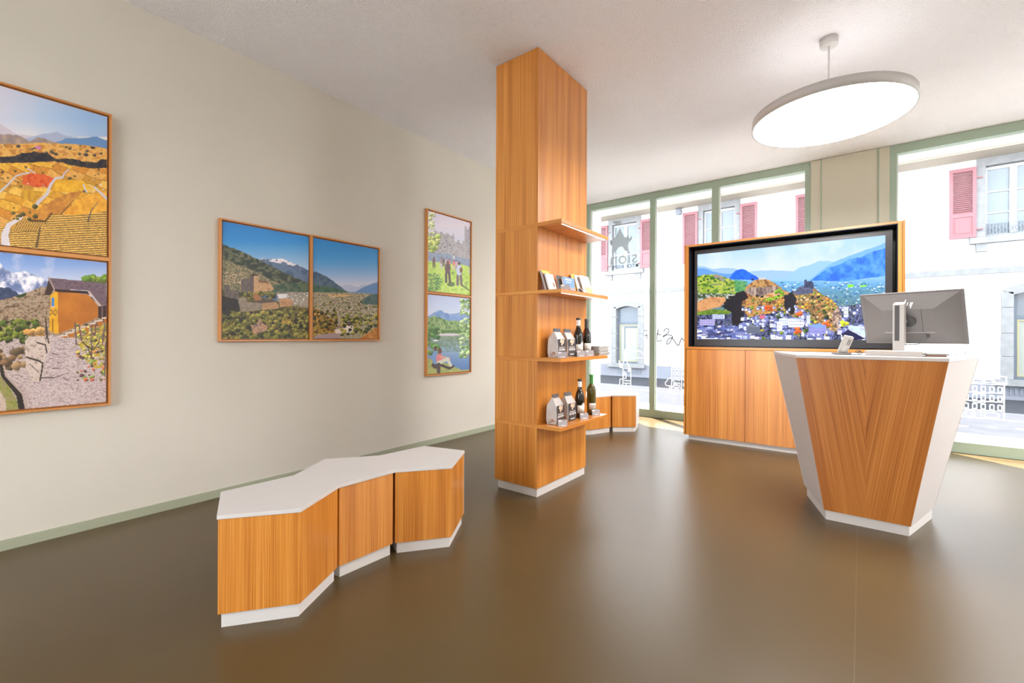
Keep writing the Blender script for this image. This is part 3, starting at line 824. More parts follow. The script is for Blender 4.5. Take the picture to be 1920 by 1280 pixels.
def paint_castle_walk():
    p = Pic([(112, 110), (657, 262), (655, 1222), (110, 1165)], 130, 190)
    X, Y = p.X, p.Y
    p.c = p.vgrad([(110, (214, 206, 222)), (300, (224, 214, 226)), (520, (206, 208, 226))])
    p.mix(p.poly([(583, 300), (610, 305), (612, 345), (640, 350), (640, 315), (660, 310), (660, 640), (583, 560)]), p.tex([(150, 148, 158), (176, 170, 176)], 16, 3))
    wall = p.poly([(110, 400), (170, 400), (185, 370), (230, 378), (232, 400), (265, 405), (265, 385), (305, 392), (308, 412), (342, 420), (342, 398), (384, 405), (386, 432), (425, 440), (425, 412), (452, 412), (455, 515), (487, 522), (487, 486), (518, 490), (520, 528), (558, 535), (560, 498), (592, 500), (592, 545), (660, 560), (660, 850), (110, 780)])
    p.mix(wall, p.tex([(140, 138, 146), (170, 166, 170), (190, 184, 184), (152, 150, 156)], 20, 5, 4, 2.4))
    p.mix(wall * ((Y % 26) < 3), (136, 134, 142))
    for x0, y0 in ((345, 500), (330, 590), (300, 640), (278, 600), (400, 560)):
        p.mix(p.ell(x0, y0, 6, 10), (70, 66, 74))
    p.mix(p.poly([(110, 655), (300, 670), (500, 710), (660, 750), (660, 850), (400, 800), (110, 770)]), p.tex([(110, 130, 160), (146, 160, 184), (124, 140, 166)], 18, 6))
    p.blobs(np.ones_like(X), 40, [(196, 204, 110), (172, 190, 86), (214, 214, 136), (140, 164, 76)], (18, 42), 7, (100, 250, 440, 640))
    p.blobs(np.ones_like(X), 26, [(190, 200, 150), (166, 184, 130), (206, 206, 170)], (14, 32), 8, (100, 190, 140, 420))
    gr = p.below([(110, 775), (300, 800), (460, 800), (560, 815), (660, 850)], 4)
    p.mix(gr, p.tex([(150, 192, 70), (180, 216, 86), (196, 222, 104), (134, 180, 74)], 50, 9))
    p.mix(p.poly([(100, 930), (240, 950), (300, 1040), (260, 1160), (100, 1170)], 24, 26) * (p.fb(16, 44) > 0.45), p.tex([(66, 118, 58), (100, 150, 72)], 16, 11))
    p.mix(p.ell(410, 1080, 50, 30, 0.4), (78, 104, 52))
    p.mix(p.line([(545, 1085), (655, 1165)], 14, 8), (96, 118, 60))
    p.mix(p.ell(430, 930, 26, 8), (88, 116, 54))
    def person(x, y, h, top, leg, head=(90, 66, 60)):
        p.mix(p.line([(x - h * 0.06, y - h * 0.48), (x - h * 0.07, y)], h * 0.05), leg)
        p.mix(p.line([(x + h * 0.06, y - h * 0.48), (x + h * 0.10, y)], h * 0.05), leg)
        p.mix(p.ell(x, y - h * 0.64, h * 0.13, h * 0.24), top)
        p.mix(p.ell(x, y - h * 0.93, h * 0.06, h * 0.075), head)
    person(445, 790, 110, (200, 200, 206), (150, 130, 130))
    for k, (x, y, h, t, l) in enumerate(((188, 855, 140, (110, 74, 78), (70, 60, 60)), (285, 870, 150, (150, 130, 134), (196, 190, 190)), (312, 840, 110, (96, 70, 74), (80, 70, 70)), (385, 860, 120, (206, 120, 120), (120, 80, 90)), (445, 880, 120, (222, 110, 110), (210, 180, 180)), (480, 880, 120, (206, 160, 190), (140, 110, 120)), (350, 840, 100, (210, 180, 186), (120, 90, 96)))):
        person(x, y, h, t, l)
    person(366, 1050, 285, (92, 66, 70), (76, 58, 62), (110, 64, 60))
    person(515, 1085, 305, (190, 200, 222), (104, 84, 92), (80, 62, 60))
    p.mix(p.ell(540, 890, 20, 40), (118, 78, 58))
    p.mix(p.poly([(640, 880), (660, 870), (660, 940), (640, 930)]), (206, 210, 220))
    p.c = p.c * 0.86 + 36  # paler wash: window glare painted into the print colours
    return p

def paint_lake():
    p = Pic([(133, 668), (411, 694), (409, 1190), (132, 1212)], 130, 190)
    X, Y = p.X, p.Y
    p.c = p.vgrad([(660, (176, 190, 226)), (760, (190, 204, 232)), (820, (206, 214, 232))])
    p.mix(p.below([(130, 820), (170, 795), (205, 778), (220, 772), (245, 795), (290, 800), (340, 792), (411, 800)], 6, 20), p.tex([(96, 134, 192), (130, 160, 206)], 26, 3))
    tr = p.below([(130, 830), (170, 815), (205, 820), (260, 845), (330, 850), (411, 860)], 10, 14)
    p.mix(tr, p.tex([(70, 108, 62), (112, 146, 80), (150, 176, 110), (84, 120, 72)], 16, 5))
    p.mix(p.below([(130, 945), (240, 945), (411, 940)]), p.vgrad([(940, (120, 140, 110)), (990, (116, 140, 130)), (1050, (124, 152, 186)), (1130, (86, 124, 176)), (1200, (64, 100, 160))]))
    p.mix((Y > 955) * (Y < 1060) * (p.fb(14, 8) > 0.5) * 0.6, (90, 122, 84))
    p.mix(p.poly([(205, 936), (300, 932), (360, 944), (290, 950), (205, 950)]), (206, 196, 206))
    p.mix(p.poly([(220, 912), (350, 910), (360, 930), (220, 932)], 4, 10), (70, 112, 48))
    p.blobs(np.ones_like(X), 40, [(66, 112, 50), (92, 138, 62), (50, 92, 44)], (9, 20), 9, (130, 205, 900, 1080))
    p.mix(p.ell(186, 982, 16, 6), (220, 224, 230))
    p.blobs(np.ones_like(X), 90, [(140, 170, 110), (110, 146, 84), (170, 192, 140), (92, 130, 72)], (7, 17), 10, (350, 411, 700, 1110))
    p.mix(p.poly([(120, 1100), (200, 1120), (290, 1150), (360, 1185), (411, 1180), (411, 1220), (120, 1230)], 5, 14), p.tex([(120, 138, 66), (166, 168, 92), (140, 150, 76)], 14, 12))
    p.mix(p.ell(185, 1150, 26, 22), (60, 50, 50))
    p.mix(p.line([(222, 1150), (275, 1172), (300, 1158)], 9), (54, 46, 48))
    p.mix(p.ell(182, 1098, 20, 46), (104, 140, 190))
    p.mix(p.ell(184, 1036, 11, 16), (74, 50, 46))
    p.mix(p.ell(210, 1105, 22, 36), (206, 112, 122))
    p.mix(p.line([(215, 1092), (250, 1100), (275, 1104)], 7), (206, 146, 120))
    p.mix(p.ell(213, 1054, 13, 20), (92, 52, 44))
    p.mix(p.line([(205, 1135), (262, 1108), (285, 1152)], 13, 9), (196, 196, 176))
    p.mix(p.line([(205, 1145), (205, 1195)], 12), (66, 52, 52))
    p.c = p.c * 0.90 + 24  # lifted towards white, window glare put into this print too
    return p

def paint_screen():
    p = Pic([(86, 226), (1774, 56), (1771, 996), (83, 980)], 420, 230)
    X, Y = p.X, p.Y
    p.c = p.vgrad([(50, (166, 204, 244)), (200, (176, 206, 246)), (330, (200, 216, 248)), (460, (206, 220, 250))])
    p.mix(np.clip((p.fb(260, 3) - 0.45) * 2.2, 0, 0.75), (222, 226, 248))
    p.mix(p.below([(80, 325), (140, 330), (230, 355), (300, 345), (430, 352), (520, 380), (640, 372), (760, 368), (860, 372), (940, 380), (1000, 470), (1772, 470)], 5, 40), (156, 190, 244))
    p.mix(p.below([(860, 440), (930, 390), (1000, 345), (1090, 320), (1180, 286), (1290, 286), (1400, 320), (1772, 380)], 5, 40), (150, 194, 246))
    p.mix(p.below([(1060, 470), (1130, 425), (1230, 345), (1320, 290), (1440, 245), (1560, 200), (1680, 160), (1772, 125)], 4, 40), (120, 178, 250))
    p.mix(p.below([(1080, 472), (1180, 405), (1260, 345), (1360, 320), (1450, 270), (1560, 250), (1660, 200), (1772, 175)], 6, 40), p.tex([(24, 104, 226), (54, 134, 240), (92, 160, 246)], 60, 6, 5, 2.6))
    p.mix(p.below([(80, 345), (160, 350), (230, 380), (300, 395), (420, 400), (440, 450)], 4) * (X < 460) * (Y < 470), (104, 156, 246))
    p.mix(p.poly([(370, 440), (400, 398), (430, 370), (480, 356), (520, 366), (570, 398), (620, 425), (660, 470), (400, 470)], 4, 20), p.tex([(14, 92, 216), (34, 120, 236)], 30, 8))
    plain = p.below([(80, 450), (460, 450), (620, 455), (800, 462), (1060, 468), (1180, 460), (1400, 470), (1772, 420)], 4)
    p.mix(plain, p.vgrad([(440, (140, 190, 240)), (500, (104, 166, 214)), (560, (96, 150, 180)), (700, (100, 134, 140))]))
    p.specks(plain, 560, [(40, 110, 150), (30, 90, 140), (150, 206, 240), (50, 130, 110), (214, 226, 246), (30, 70, 160), (236, 242, 252), (60, 120, 200)], (3, 12), 4, (800, 1772, 478, 700), 0.35)
    p.mix(p.poly([(1430, 500), (1480, 495), (1500, 515), (1440, 525)]), (132, 230, 60))
    p.mix(p.poly([(1540, 505), (1600, 500), (1610, 515), (1550, 520)]), (140, 226, 70))
    lh = p.poly([(80, 420), (150, 405), (260, 402), (330, 425), (400, 455), (520, 470), (540, 560), (400, 600), (80, 600)], 5, 30)
    p.mix(lh, p.tex([(92, 128, 44), (150, 176, 60), (196, 200, 84), (120, 140, 90)], 36, 9, 5, 2.6, 2.2))
    p.mix(p.poly([(230, 410), (270, 402), (320, 440), (330, 470), (240, 440)], 6, 20), (150, 140, 130))
    p.blobs(lh, 60, [(52, 96, 34), (70, 110, 40)], (6, 14), 10, (80, 520, 420, 610))
    p.mix(p.poly([(420, 440), (540, 470), (500, 560), (420, 560)], 10, 20) * 0.6, (60, 150, 120))
    p.mix(p.poly([(80, 570), (420, 580), (440, 640), (80, 650)], 6, 20), p.tex([(50, 70, 50), (120, 130, 100), (196, 200, 206)], 16, 11, 4, 2.8))
    p.mix(p.poly([(80, 650), (200, 605), (330, 605), (350, 640), (300, 690), (80, 740)], 6, 24), p.tex([(176, 120, 76), (216, 160, 110), (196, 140, 92)], 28, 12))
    p.mix(p.poly([(80, 740), (200, 715), (380, 720), (390, 745), (330, 770), (80, 780)], 5, 24), p.tex([(86, 116, 36), (130, 156, 50)], 26, 13))
    city = p.below([(80, 765), (380, 760), (480, 700), (560, 650), (900, 690), (1400, 690), (1772, 640)], 6)
    p.mix(city, p.tex([(18, 18, 44), (56, 60, 100), (130, 138, 190), (46, 56, 40)], 16, 14, 4, 3.0))
    hillL = p.poly([(480, 700), (500, 560), (540, 500), (600, 455), (660, 440), (730, 452), (790, 490), (850, 540), (900, 560), (960, 600), (960, 700), (700, 760), (540, 790)], 8, 26)
    p.mix(hillL, p.tex([(120, 84, 46), (176, 126, 72), (206, 160, 104), (150, 120, 60)], 30, 15, 5, 2.6))
    p.mix(p.poly([(500, 560), (560, 520), (640, 520), (800, 510), (820, 540), (740, 580), (640, 600), (560, 590)], 8, 20), p.tex([(96, 78, 76), (150, 128, 120), (190, 166, 150)], 20, 16, 5, 3.0, 0.35))
    p.mix(p.poly([(680, 628), (780, 600), (870, 580), (840, 605), (740, 640), (690, 642)], 3, 14), (136, 196, 30))
    p.mix(p.poly([(650, 612), (780, 560), (860, 560), (780, 598), (670, 622)], 4, 14), (216, 172, 128))
    p.blobs(np.ones_like(X), 12, [(90, 130, 30), (112, 150, 36)], (12, 26), 17, (790, 850, 545, 575))
    p.mix(p.poly([(630, 432), (650, 424), (662, 440), (690, 430), (700, 448), (640, 452)]), (206, 196, 190))
    p.mix(p.poly([(568, 445), (585, 436), (592, 460), (572, 462)]), (40, 44, 84))
    p.blobs(hillL, 110, [(96, 122, 32), (206, 140, 54), (170, 140, 50), (176, 106, 50), (44, 62, 24), (30, 34, 28)], (6, 15), 18, (500, 960, 590, 760))
    shadow = p.poly([(300, 700), (350, 620), (420, 585), (500, 545), (545, 600), (480, 660), (490, 740), (520, 830), (480, 900), (400, 900), (390, 740)], 22, 26)
    p.mix(shadow, p.tex([(16, 12, 22), (34, 24, 34)], 20, 19))
    hillR = p.poly([(860, 740), (870, 600), (950, 560), (1010, 520), (1060, 500), (1130, 530), (1220, 590), (1290, 630), (1345, 690), (1370, 780), (1380, 900), (1300, 930), (1180, 880), (1080, 800), (960, 790)], 8, 26)
    p.mix(hillR, p.tex([(70, 60, 46), (136, 100, 60), (196, 150, 100), (110, 104, 50)], 24, 20, 5, 2.8))
    p.blobs(hillR, 170, [(206, 142, 54), (226, 178, 64), (110, 130, 40), (64, 84, 30), (40, 40, 34), (186, 110, 50), (176, 150, 70), (34, 34, 30), (206, 170, 130)], (6, 17), 21, (960, 1360, 540, 900))
    p.mix(p.poly([(1290, 760), (1350, 690), (1380, 780), (1380, 900), (1330, 900), (1300, 840)], 10, 20), p.tex([(92, 76, 76), (170, 140, 124), (206, 180, 160)], 16, 22, 4, 2.8))
    p.mix(p.poly([(940, 570), (1000, 520), (1050, 500), (1130, 520), (1120, 575), (980, 590)], 6, 18), p.tex([(60, 66, 96), (110, 116, 150), (40, 44, 60)], 14, 23))
    p.mix(p.poly([(1044, 455), (1064, 450), (1072, 470), (1110, 462), (1130, 485), (1128, 530), (1046, 520)]), p.tex([(40, 46, 76), (72, 80, 116)], 12, 24))
    p.mix(p.poly([(860, 600), (940, 560), (960, 600), (985, 680), (940, 760), (880, 760), (860, 690)], 22, 22), p.tex([(14, 10, 22), (34, 26, 40)], 18, 25))
    walls = [(232, 236, 252), (206, 214, 250), (246, 246, 252), (186, 198, 240), (226, 220, 236)]
    roofs = [(96, 110, 176), (122, 130, 190), (76, 86, 140), (140, 140, 180), (66, 70, 110)]
    rs = np.random.RandomState(4)
    spots = []
    for k in range(150):
        x, y = rs.uniform(490, 1300), rs.uniform(690, 1000)
        if x > 1050 and y < 820: continue
        if x > 1240 and y < 940: continue
        spots.append((y, x))
    for k in range(90):
        spots.append((rs.uniform(870, 1000), rs.uniform(83, 500)))
    for k in range(60):
        spots.append((rs.uniform(690, 990), rs.uniform(1370, 1772)))
    for y, x in sorted(spots):
        s = 0.5 + (y - 690) / 330
        w, h = rs.uniform(14, 30) * s, rs.uniform(12, 24) * s
        p.mix(p.poly([(x - w, y - h), (x + w, y - h), (x + w, y + h * 0.5), (x - w, y + h * 0.5)]), walls[rs.randint(5)])
        p.mix(p.poly([(x + w * 0.25, y - h), (x + w, y - h), (x + w, y + h * 0.5), (x + w * 0.25, y + h * 0.5)]), (126, 132, 190))
        p.mix(p.poly([(x - w * 1.15, y - h), (x - w * 0.6, y - h * 1.7), (x + w * 0.8, y - h * 1.7), (x + w * 1.15, y - h)]), roofs[rs.randint(5)])
        for j in range(3):
            p.mix(p.ell(x - w * 0.7 + j * w * 0.45, y - h * 0.3, max(1.6, w * 0.08), max(2, h * 0.14)), (84, 92, 140))
    p.blobs(city, 36, [(90, 116, 30), (120, 140, 36), (150, 140, 50), (60, 80, 30)], (10, 20), 27, (500, 1300, 700, 980))
    for x, y in ((990, 900), (1240, 850), (1000, 760), (720, 690), (1210, 860)):
        p.blobs(np.ones_like(X), 7, [(206, 84, 34), (226, 110, 44)], (12, 24), 28 + int(x), (x - 22, x + 22, y - 20, y + 26))
    for x0, y0, x1, y1, c in ((105, 805, 240, 860, (176, 168, 216)), (220, 762, 330, 800, (196, 204, 246)), (530, 870, 650, 935, (104, 110, 124)), (820, 800, 905, 860, (214, 222, 246)), (905, 800, 1040, 880, (220, 222, 232)), (1085, 860, 1240, 940, (150, 150, 216)), (800, 830, 845, 910, (226, 230, 240)), (1440, 870, 1600, 960, (206, 214, 240)), (1400, 700, 1440, 790, (216, 222, 236))):
        p.mix(p.poly([(x0, y0), (x1, y0), (x1, y1), (x0, y1)]), c)
        for k in range(int((x1 - x0) / 16)):
            for j in range(2):
                p.mix(p.ell(x0 + 9 + k * 16, y0 + (y1 - y0) * (0.3 + 0.4 * j), 3, 6), (92, 96, 140))
    for pts, c in (([(530, 872), (560, 845), (650, 880)], (120, 126, 140)), ([(1080, 862), (1190, 842), (1240, 880), (1160, 890)], (130, 160, 236)), ([(905, 802), (930, 792), (1045, 800), (1040, 815)], (170, 182, 236)), ([(1430, 870), (1470, 858), (1610, 930), (1600, 960)], (200, 224, 250)), ([(1380, 940), (1440, 900), (1600, 985), (1400, 1000)], (24, 24, 76))):
        p.mix(p.poly(pts), c)
    p.mix(p.poly([(1066, 770), (1098, 770), (1098, 850), (1066, 850)]), (206, 210, 226))
    p.mix(p.poly([(1062, 772), (1082, 735), (1102, 772)]), (130, 136, 170))
    p.blobs(np.ones_like(X), 6, [(216, 206, 40), (176, 196, 40)], (16, 30), 31, (1385, 1440, 835, 855))
    p.mix(p.poly([(645, 765), (690, 770), (690, 800), (645, 800)]), (206, 106, 130))
    # contrast of the lit panel
    c = np.clip((p.c - 128) * 1.08 + 130, 0, 255)
    p.c = c
    return p
# ================================================================== the room
struct(MB().box(XL - 0.3, XR + 0.3, YB - 0.3, YW + 0.05, -0.25, 0).build('floor', M['floor']), 'polished brown poured floor')
fl = bpy.data.objects['floor']
MB().box(-0.0185, -0.0145, YB, 3.50, -0.001, 0.0006).build('seam', M['floor_seam'], fl)
struct(MB().box(XL - 0.3, XR + 0.3, YB - 0.3, YO, H, H + 0.35).build('ceiling', M['ceiling']), 'off-white rough plaster ceiling')
struct(MB().box(XL - 0.3, XL, YB, YW + 0.05, -0.1, H).build('wall_left', M['wall_sage']), 'pale sage green wall hung with framed photographs')
wr = struct_root('wall_right', (XR, 2, 0), 'plain pale wall around the added side window on the right')
for y0, y1 in ((YB, 4.44), (5.9, YW + 0.05)):
    MB().box(XR, XR + 0.25, y0, y1, -0.1, H).build('pier', M['wall_plain'], wr)
MB().box(XR, XR + 0.25, 4.44, 5.9, 3.14, H).build('lintel', M['wall_plain'], wr)
w3 = struct_root('added_window_right', (XR, 3.1, 0), 'unseen green-framed side window added for light beyond the right edge of view')  # unseen window, added to let daylight in from the right
MB().box(XR, XR + 0.085, 4.44, 5.9, 3.06, 3.14).build('head_rail', M['green'], w3)
MB().box(XR, XR + 0.085, 4.44, 5.9, 0.0, 0.112).build('bottom_rail', M['green'], w3)
for y in (4.44, 5.82):
    MB().box(XR, XR + 0.085, y, y + 0.08, 0.112, 3.06).build('mullion', M['green'], w3)
for y in (4.52,):
    MB().box(XR + 0.04, XR + 0.052, y, y + 1.30, 0.112, 3.06).build('pane', M['glass'], w3)
wb = struct_root('wall_back', (0.5, YB, 0), 'plain pale wall around the added window behind the viewer')
BX0, BX1 = -3.1, -0.7
for x0, x1 in ((XL - 0.3, BX0), (BX1, XR + 0.3)):
    MB().box(x0, x1, YB - 0.25, YB, -0.1, H).build('pier', M['wall_plain'], wb)
MB().box(BX0, BX1, YB - 0.25, YB, 3.14, H).build('lintel', M['wall_plain'], wb)
w4 = struct_root('added_window_back', ((BX0 + BX1) / 2, YB, 0), 'unseen green-framed window added for light in the wall behind the viewer')  # unseen window, added to light the faces turned to the viewer
MB().box(BX0, BX1, YB - 0.085, YB, 3.06, 3.14).build('head_rail', M['green'], w4)
MB().box(BX0, BX1, YB - 0.085, YB, 0.0, 0.112).build('bottom_rail', M['green'], w4)
for k in range(3):
    x = BX0 + k * (BX1 - BX0 - 0.08) / 2
    MB().box(x, x + 0.08, YB - 0.085, YB, 0.112, 3.06).build('mullion', M['green'], w4)
    if k < 2: MB().box(x + 0.08, x + (BX1 - BX0 - 0.08) / 2, YB - 0.055, YB - 0.043, 0.112, 3.06).build('pane', M['glass'], w4)
struct(MB().box(XL, XL + 0.014, YB, YW, 0, 0.055).build('baseboard_left', M['baseboard']), 'low sage green baseboard')

# --- the wall between and beside the two shop windows, with its outer render
wf = struct_root('wall_front', ((XL + XR) / 2, YO, 0), 'window wall between the two shop windows')
MB().box(-0.481, 0.235, YW + 0.004, YO - 0.03, -0.1, H).build('column_core', M['panel_beige'], wf)
for x0, x1 in ((-0.481, -0.381), (-0.372, 0.134), (0.146, 0.235)):
    MB().box(x0, x1, YW - 0.012, YW + 0.004, 0.0, H - 0.004).build('panel', M['panel_beige'], wf, bevel=0.002)
for x in (-0.3765, 0.140):
    MB().box(x - 0.005, x + 0.005, YW - 0.017, YW + 0.004, 0.0, H - 0.0015).build('joint_strip', M['green'], wf)
MB().box(XL - 0.6, -3.372, YW + 0.05, YO, -0.1, H).build('outer_jamb', M['reveal'], wf)
MB().box(-0.51, 0.265, YO - 0.03, YO, -0.1, 3.14).build('outer_jamb', M['reveal'], wf)
MB().box(3.40, XR + 0.3, YW + 0.05, YO, -0.1, H).build('outer_jamb', M['reveal'], wf)
MB().box(XL - 0.6, XR + 0.3, YW + 0.085, YO, 3.14, H).build('lintel', M['reveal'], wf)
MB().box(-3.372, 3.40, YW + 0.085, YO + 0.05, -0.1, 0.075).build('outer_sill', M['pavement'], wf)
MB().box(3.40, XR, YW, YW + 0.05, 0, H).build('panel', M['panel_beige'], wf)

def shop_window(name, bars, x0, x1, label):
    """bars: x ranges of jambs and mullions, left to right"""
    w = struct_root(name, ((x0 + x1) / 2, YW, 0), label)
    MB().box(x0, x1, YW, YW + 0.085, 3.143, H - 0.002).build('head_rail', M['green'], w, bevel=0.003)
    MB().box(x0, x1, YW - 0.004, YW + 0.085, 0.0, 0.112).build('bottom_rail', M['green'], w, bevel=0.003)
    for i, (a, b) in enumerate(bars):
        MB().box(a, b, YW, YW + 0.085, 0.112, 3.143).build('jamb' if i in (0, len(bars) - 1) else 'mullion', M['green'], w, bevel=0.003)
    for (a, b), (c, d) in zip(bars, bars[1:]):
        MB().box(b, c, YW + 0.046, YW + 0.058, 0.112, 3.143).build('pane', M['glass'], w)
        # slim light glazing bead on the right of every bar
        MB().box(b, b + 0.012, YW + 0.03, YW + 0.046, 0.112, 3.143).build('glazing_bead', M['reveal'], w)
    return w
shop_window('window_1', [(XL + 0.015, -3.391), (-2.427, -2.349), (-1.584, -1.494), (-0.54, -0.481)], XL + 0.015, -0.481, 'tall green-framed shop window behind the wooden column')
shop_window('window_2', [(0.235, 0.296), (1.36, 1.44), (2.42, 2.50), (3.34, 3.40)], 0.235, 3.40, 'tall green-framed shop window on the right')

# ================================================================== the street and the house across it
pv = MB().box(-30, XR + 6, YO + 0.05, 7.75, -0.3, SZ + 0.03).box(XR + 0.3, 30, -30, YO + 0.05, -0.3, SZ + 0.03).box(-30, XR + 0.3, -30, YB - 0.3, -0.3, SZ + 0.03).box(XR + 6, 30, YO + 0.05, 30, -0.3, SZ + 0.03)  # wide pale ground on the right is unseen, added to bounce sun onto the ceiling
struct(pv.build('pavement', M['pavement'], merge=False), 'sunlit pale pavement outside the windows, with unseen ground added to bounce light in')
stt = MB().box(-30, XR + 6, 7.75, 30, -0.3, SZ)
struct(stt.build('street', M['asphalt'], merge=False), 'grey paved street outside')

house = thing('town_house', (-1.6, FY, SZ), 'white rendered town house across the street with red shutters', 'building')
UP = [-5.645, -3.0, -0.35, 2.32, 4.97]       # centres of the upper windows
LOW = [-5.55, 2.66]                          # centres of the arched ground-floor windows
w = MB()
def wall_band(z0, z1, holes):
    x = -9.0
    for a, b in sorted(holes):
        w.box(x, a, FY, FY + 0.35, z0, z1)
        x = b
    w.box(x, 9.0, FY, FY + 0.35, z0, z1)
wall_band(0.33, 2.10, [(c - 0.35, c + 0.35) for c in LOW])
wall_band(2.10, 3.15, [])
wall_band(3.15, 4.60, [(c - 0.43, c + 0.43) for c in UP])
wall_band(4.60, 4.72, [])
w.build('wall', M['facade'], house, merge=False)
MB().box(-9, 9, FY - 0.02, FY + 0.35, SZ - 0.05, 0.33).build('plinth', M['plinth_grey'], house)
MB().box(-9, 9, FY - 0.05, FY, 2.43, 2.55).build('string_course', M['stone'], house)
MB().box(-9, 9, 12.22, FY + 0.35, 4.72, 4.80).build('eave', M['eave'], house)
MB().tube([(-5.60, 12.17, 4.80), (9, 12.17, 4.80)], 0.05, 10).build('gutter', M['gutter'], house)
MB().extrude([(-9, 12.15, 4.80), (-9, 16.5, 7.2), (-9, 16.5, 4.80)], (18, 0, 0)).build('roof', M['roof'], house)
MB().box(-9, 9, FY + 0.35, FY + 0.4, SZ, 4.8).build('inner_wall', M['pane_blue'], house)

slat_me = None
def shutter(xa, xb, name='shutter'):
    global slat_me
    z0, z1 = 3.165, 4.57
    m = MB()
    y0, y1 = FY - 0.075, FY - 0.035
    s = 0.055
    m.box(xa, xa + s, y0, y1, z0, z1).box(xb - s, xb, y0, y1, z0, z1)
    m.box(xa + s, xb - s, y0, y1, z1 - 0.075, z1).box(xa + s, xb - s, y0, y1, z0, z0 + 0.06)
    m.box(xa + s, xb - s, y0, y1, z0 + 0.42, z0 + 0.50)
    m.box(xa + s, xb - s, y0 + 0.012, y1, z0 + 0.06, z0 + 0.42)
    sh = m.build(name, M['shutter'], house, merge=False)
    MB().box(xa + s + 0.03, xb - s - 0.03, y0 + 0.004, y0 + 0.012, z0 + 0.10, z0 + 0.38).build('raised_panel', M['shutter'], sh)
    n = 21
    zz0, zz1 = z0 + 0.50, z1 - 0.075
    base = world_loc(sh)
    for k in range(n):
        z = zz0 + (k + 0.5) * (zz1 - zz0) / n
        if slat_me is None:
            t = MB().extrude([(-0.5, -0.016, -0.014), (0.5, -0.016, -0.014), (0.5, 0.014, 0.018), (-0.5, 0.014, 0.018)], (0, 0.004, 0.006))
            so = t.build('slat', M['shutter'], None, loc=(0, 0, 0))
            slat_me = so.data
        else:
            so = bpy.data.objects.new('slat', slat_me)
            COL.objects.link(so)
        so.parent = sh
        so.scale = (xb - xa - 2 * s, 1, 1)
        so.location = Vector(((xa + xb) / 2, (y0 + y1) / 2, z)) - base
    for z in (z0 + 0.16, z1 - 0.22):
        MB().box(xb if name == 'shutter' and xb < xa + 1 and side < 0 else xa - 0.09, xb + 0.09 if side < 0 else xa, y0 + 0.01, y1, z - 0.012, z + 0.012).build('hinge', M['shutter'], sh)
    return sh

for i, c in enumerate(UP):
    side = -1
    shutter(c - 0.915, c - 0.525)
    side = 1
    shutter(c + 0.525, c + 0.915)
    st = MB()
    for s in (-1, 1):
        st.box(c + s * 0.39, c + s * 0.52, FY - 0.03, FY + 0.2, 3.15, 4.72)
    st.box(c - 0.39, c + 0.39, FY - 0.03, FY + 0.2, 4.56, 4.72)
    st.build('stone_surround', M['stone'], house, merge=False)
    sl = MB().box(c - 0.62, c + 0.62, FY - 0.12, FY + 0.2, 3.03, 3.15)
    sl.build('sill', M['stone'], house, merge=False)
    for s in (-1, 1):
        MB().box(c + s * 0.45 - 0.08, c + s * 0.45 + 0.08, FY - 0.09, FY, 2.87, 3.03).build('corbel', M['stone'], house)
    win = MB()
    yg = FY + 0.10
    win.box(c - 0.39, c + 0.39, yg, yg + 0.05, 4.50, 4.56).box(c - 0.39, c + 0.39, yg, yg + 0.05, 3.15, 3.22)
    win.box(c - 0.39, c - 0.35, yg, yg + 0.05, 3.22, 4.50).box(c + 0.35, c + 0.39, yg, yg + 0.05, 3.22, 4.50)
    win.box(c - 0.05, c + 0.05, yg - 0.015, yg + 0.05, 3.22, 4.50)
    for z in (3.64, 4.06):
        win.box(c - 0.35, c - 0.05, yg, yg + 0.04, z - 0.012, z + 0.012).box(c + 0.05, c + 0.35, yg, yg + 0.04, z - 0.012, z + 0.012)
    wo = win.build('window', M['casement'], house, merge=False)
    for s in (-1, 1):
        for z0, z1 in ((3.22, 3.628), (3.652, 4.048), (4.072, 4.50)):
            xa, xb = (c - 0.35, c - 0.05) if s < 0 else (c + 0.05, c + 0.35)
            MB().box(xa, xb, yg + 0.02, yg + 0.03, z0, z1).build('pane', M['pane_far'], wo)
    if i == 3:
        r = MB()
        yr = FY + 0.02
        r.box(c - 0.39, c + 0.39, yr, yr + 0.012, 3.42, 3.435).box(c - 0.39, c + 0.39, yr, yr + 0.012, 3.17, 3.182)
        for k in range(17):
            x = c - 0.37 + k * 0.74 / 16
            r.box(x - 0.005, x + 0.005, yr, yr + 0.01, 3.18, 3.42)
        for k in range(8):
            x = c - 0.37 + (k + 0.5) * 0.74 / 8
            r.tube([(x + 0.03 * math.cos(a * math.pi / 4), yr, 3.30 + 0.045 * math.sin(a * math.pi / 4)) for a in range(9)], 0.005, 5)
        r.build('railing', M['iron'], house, merge=False)

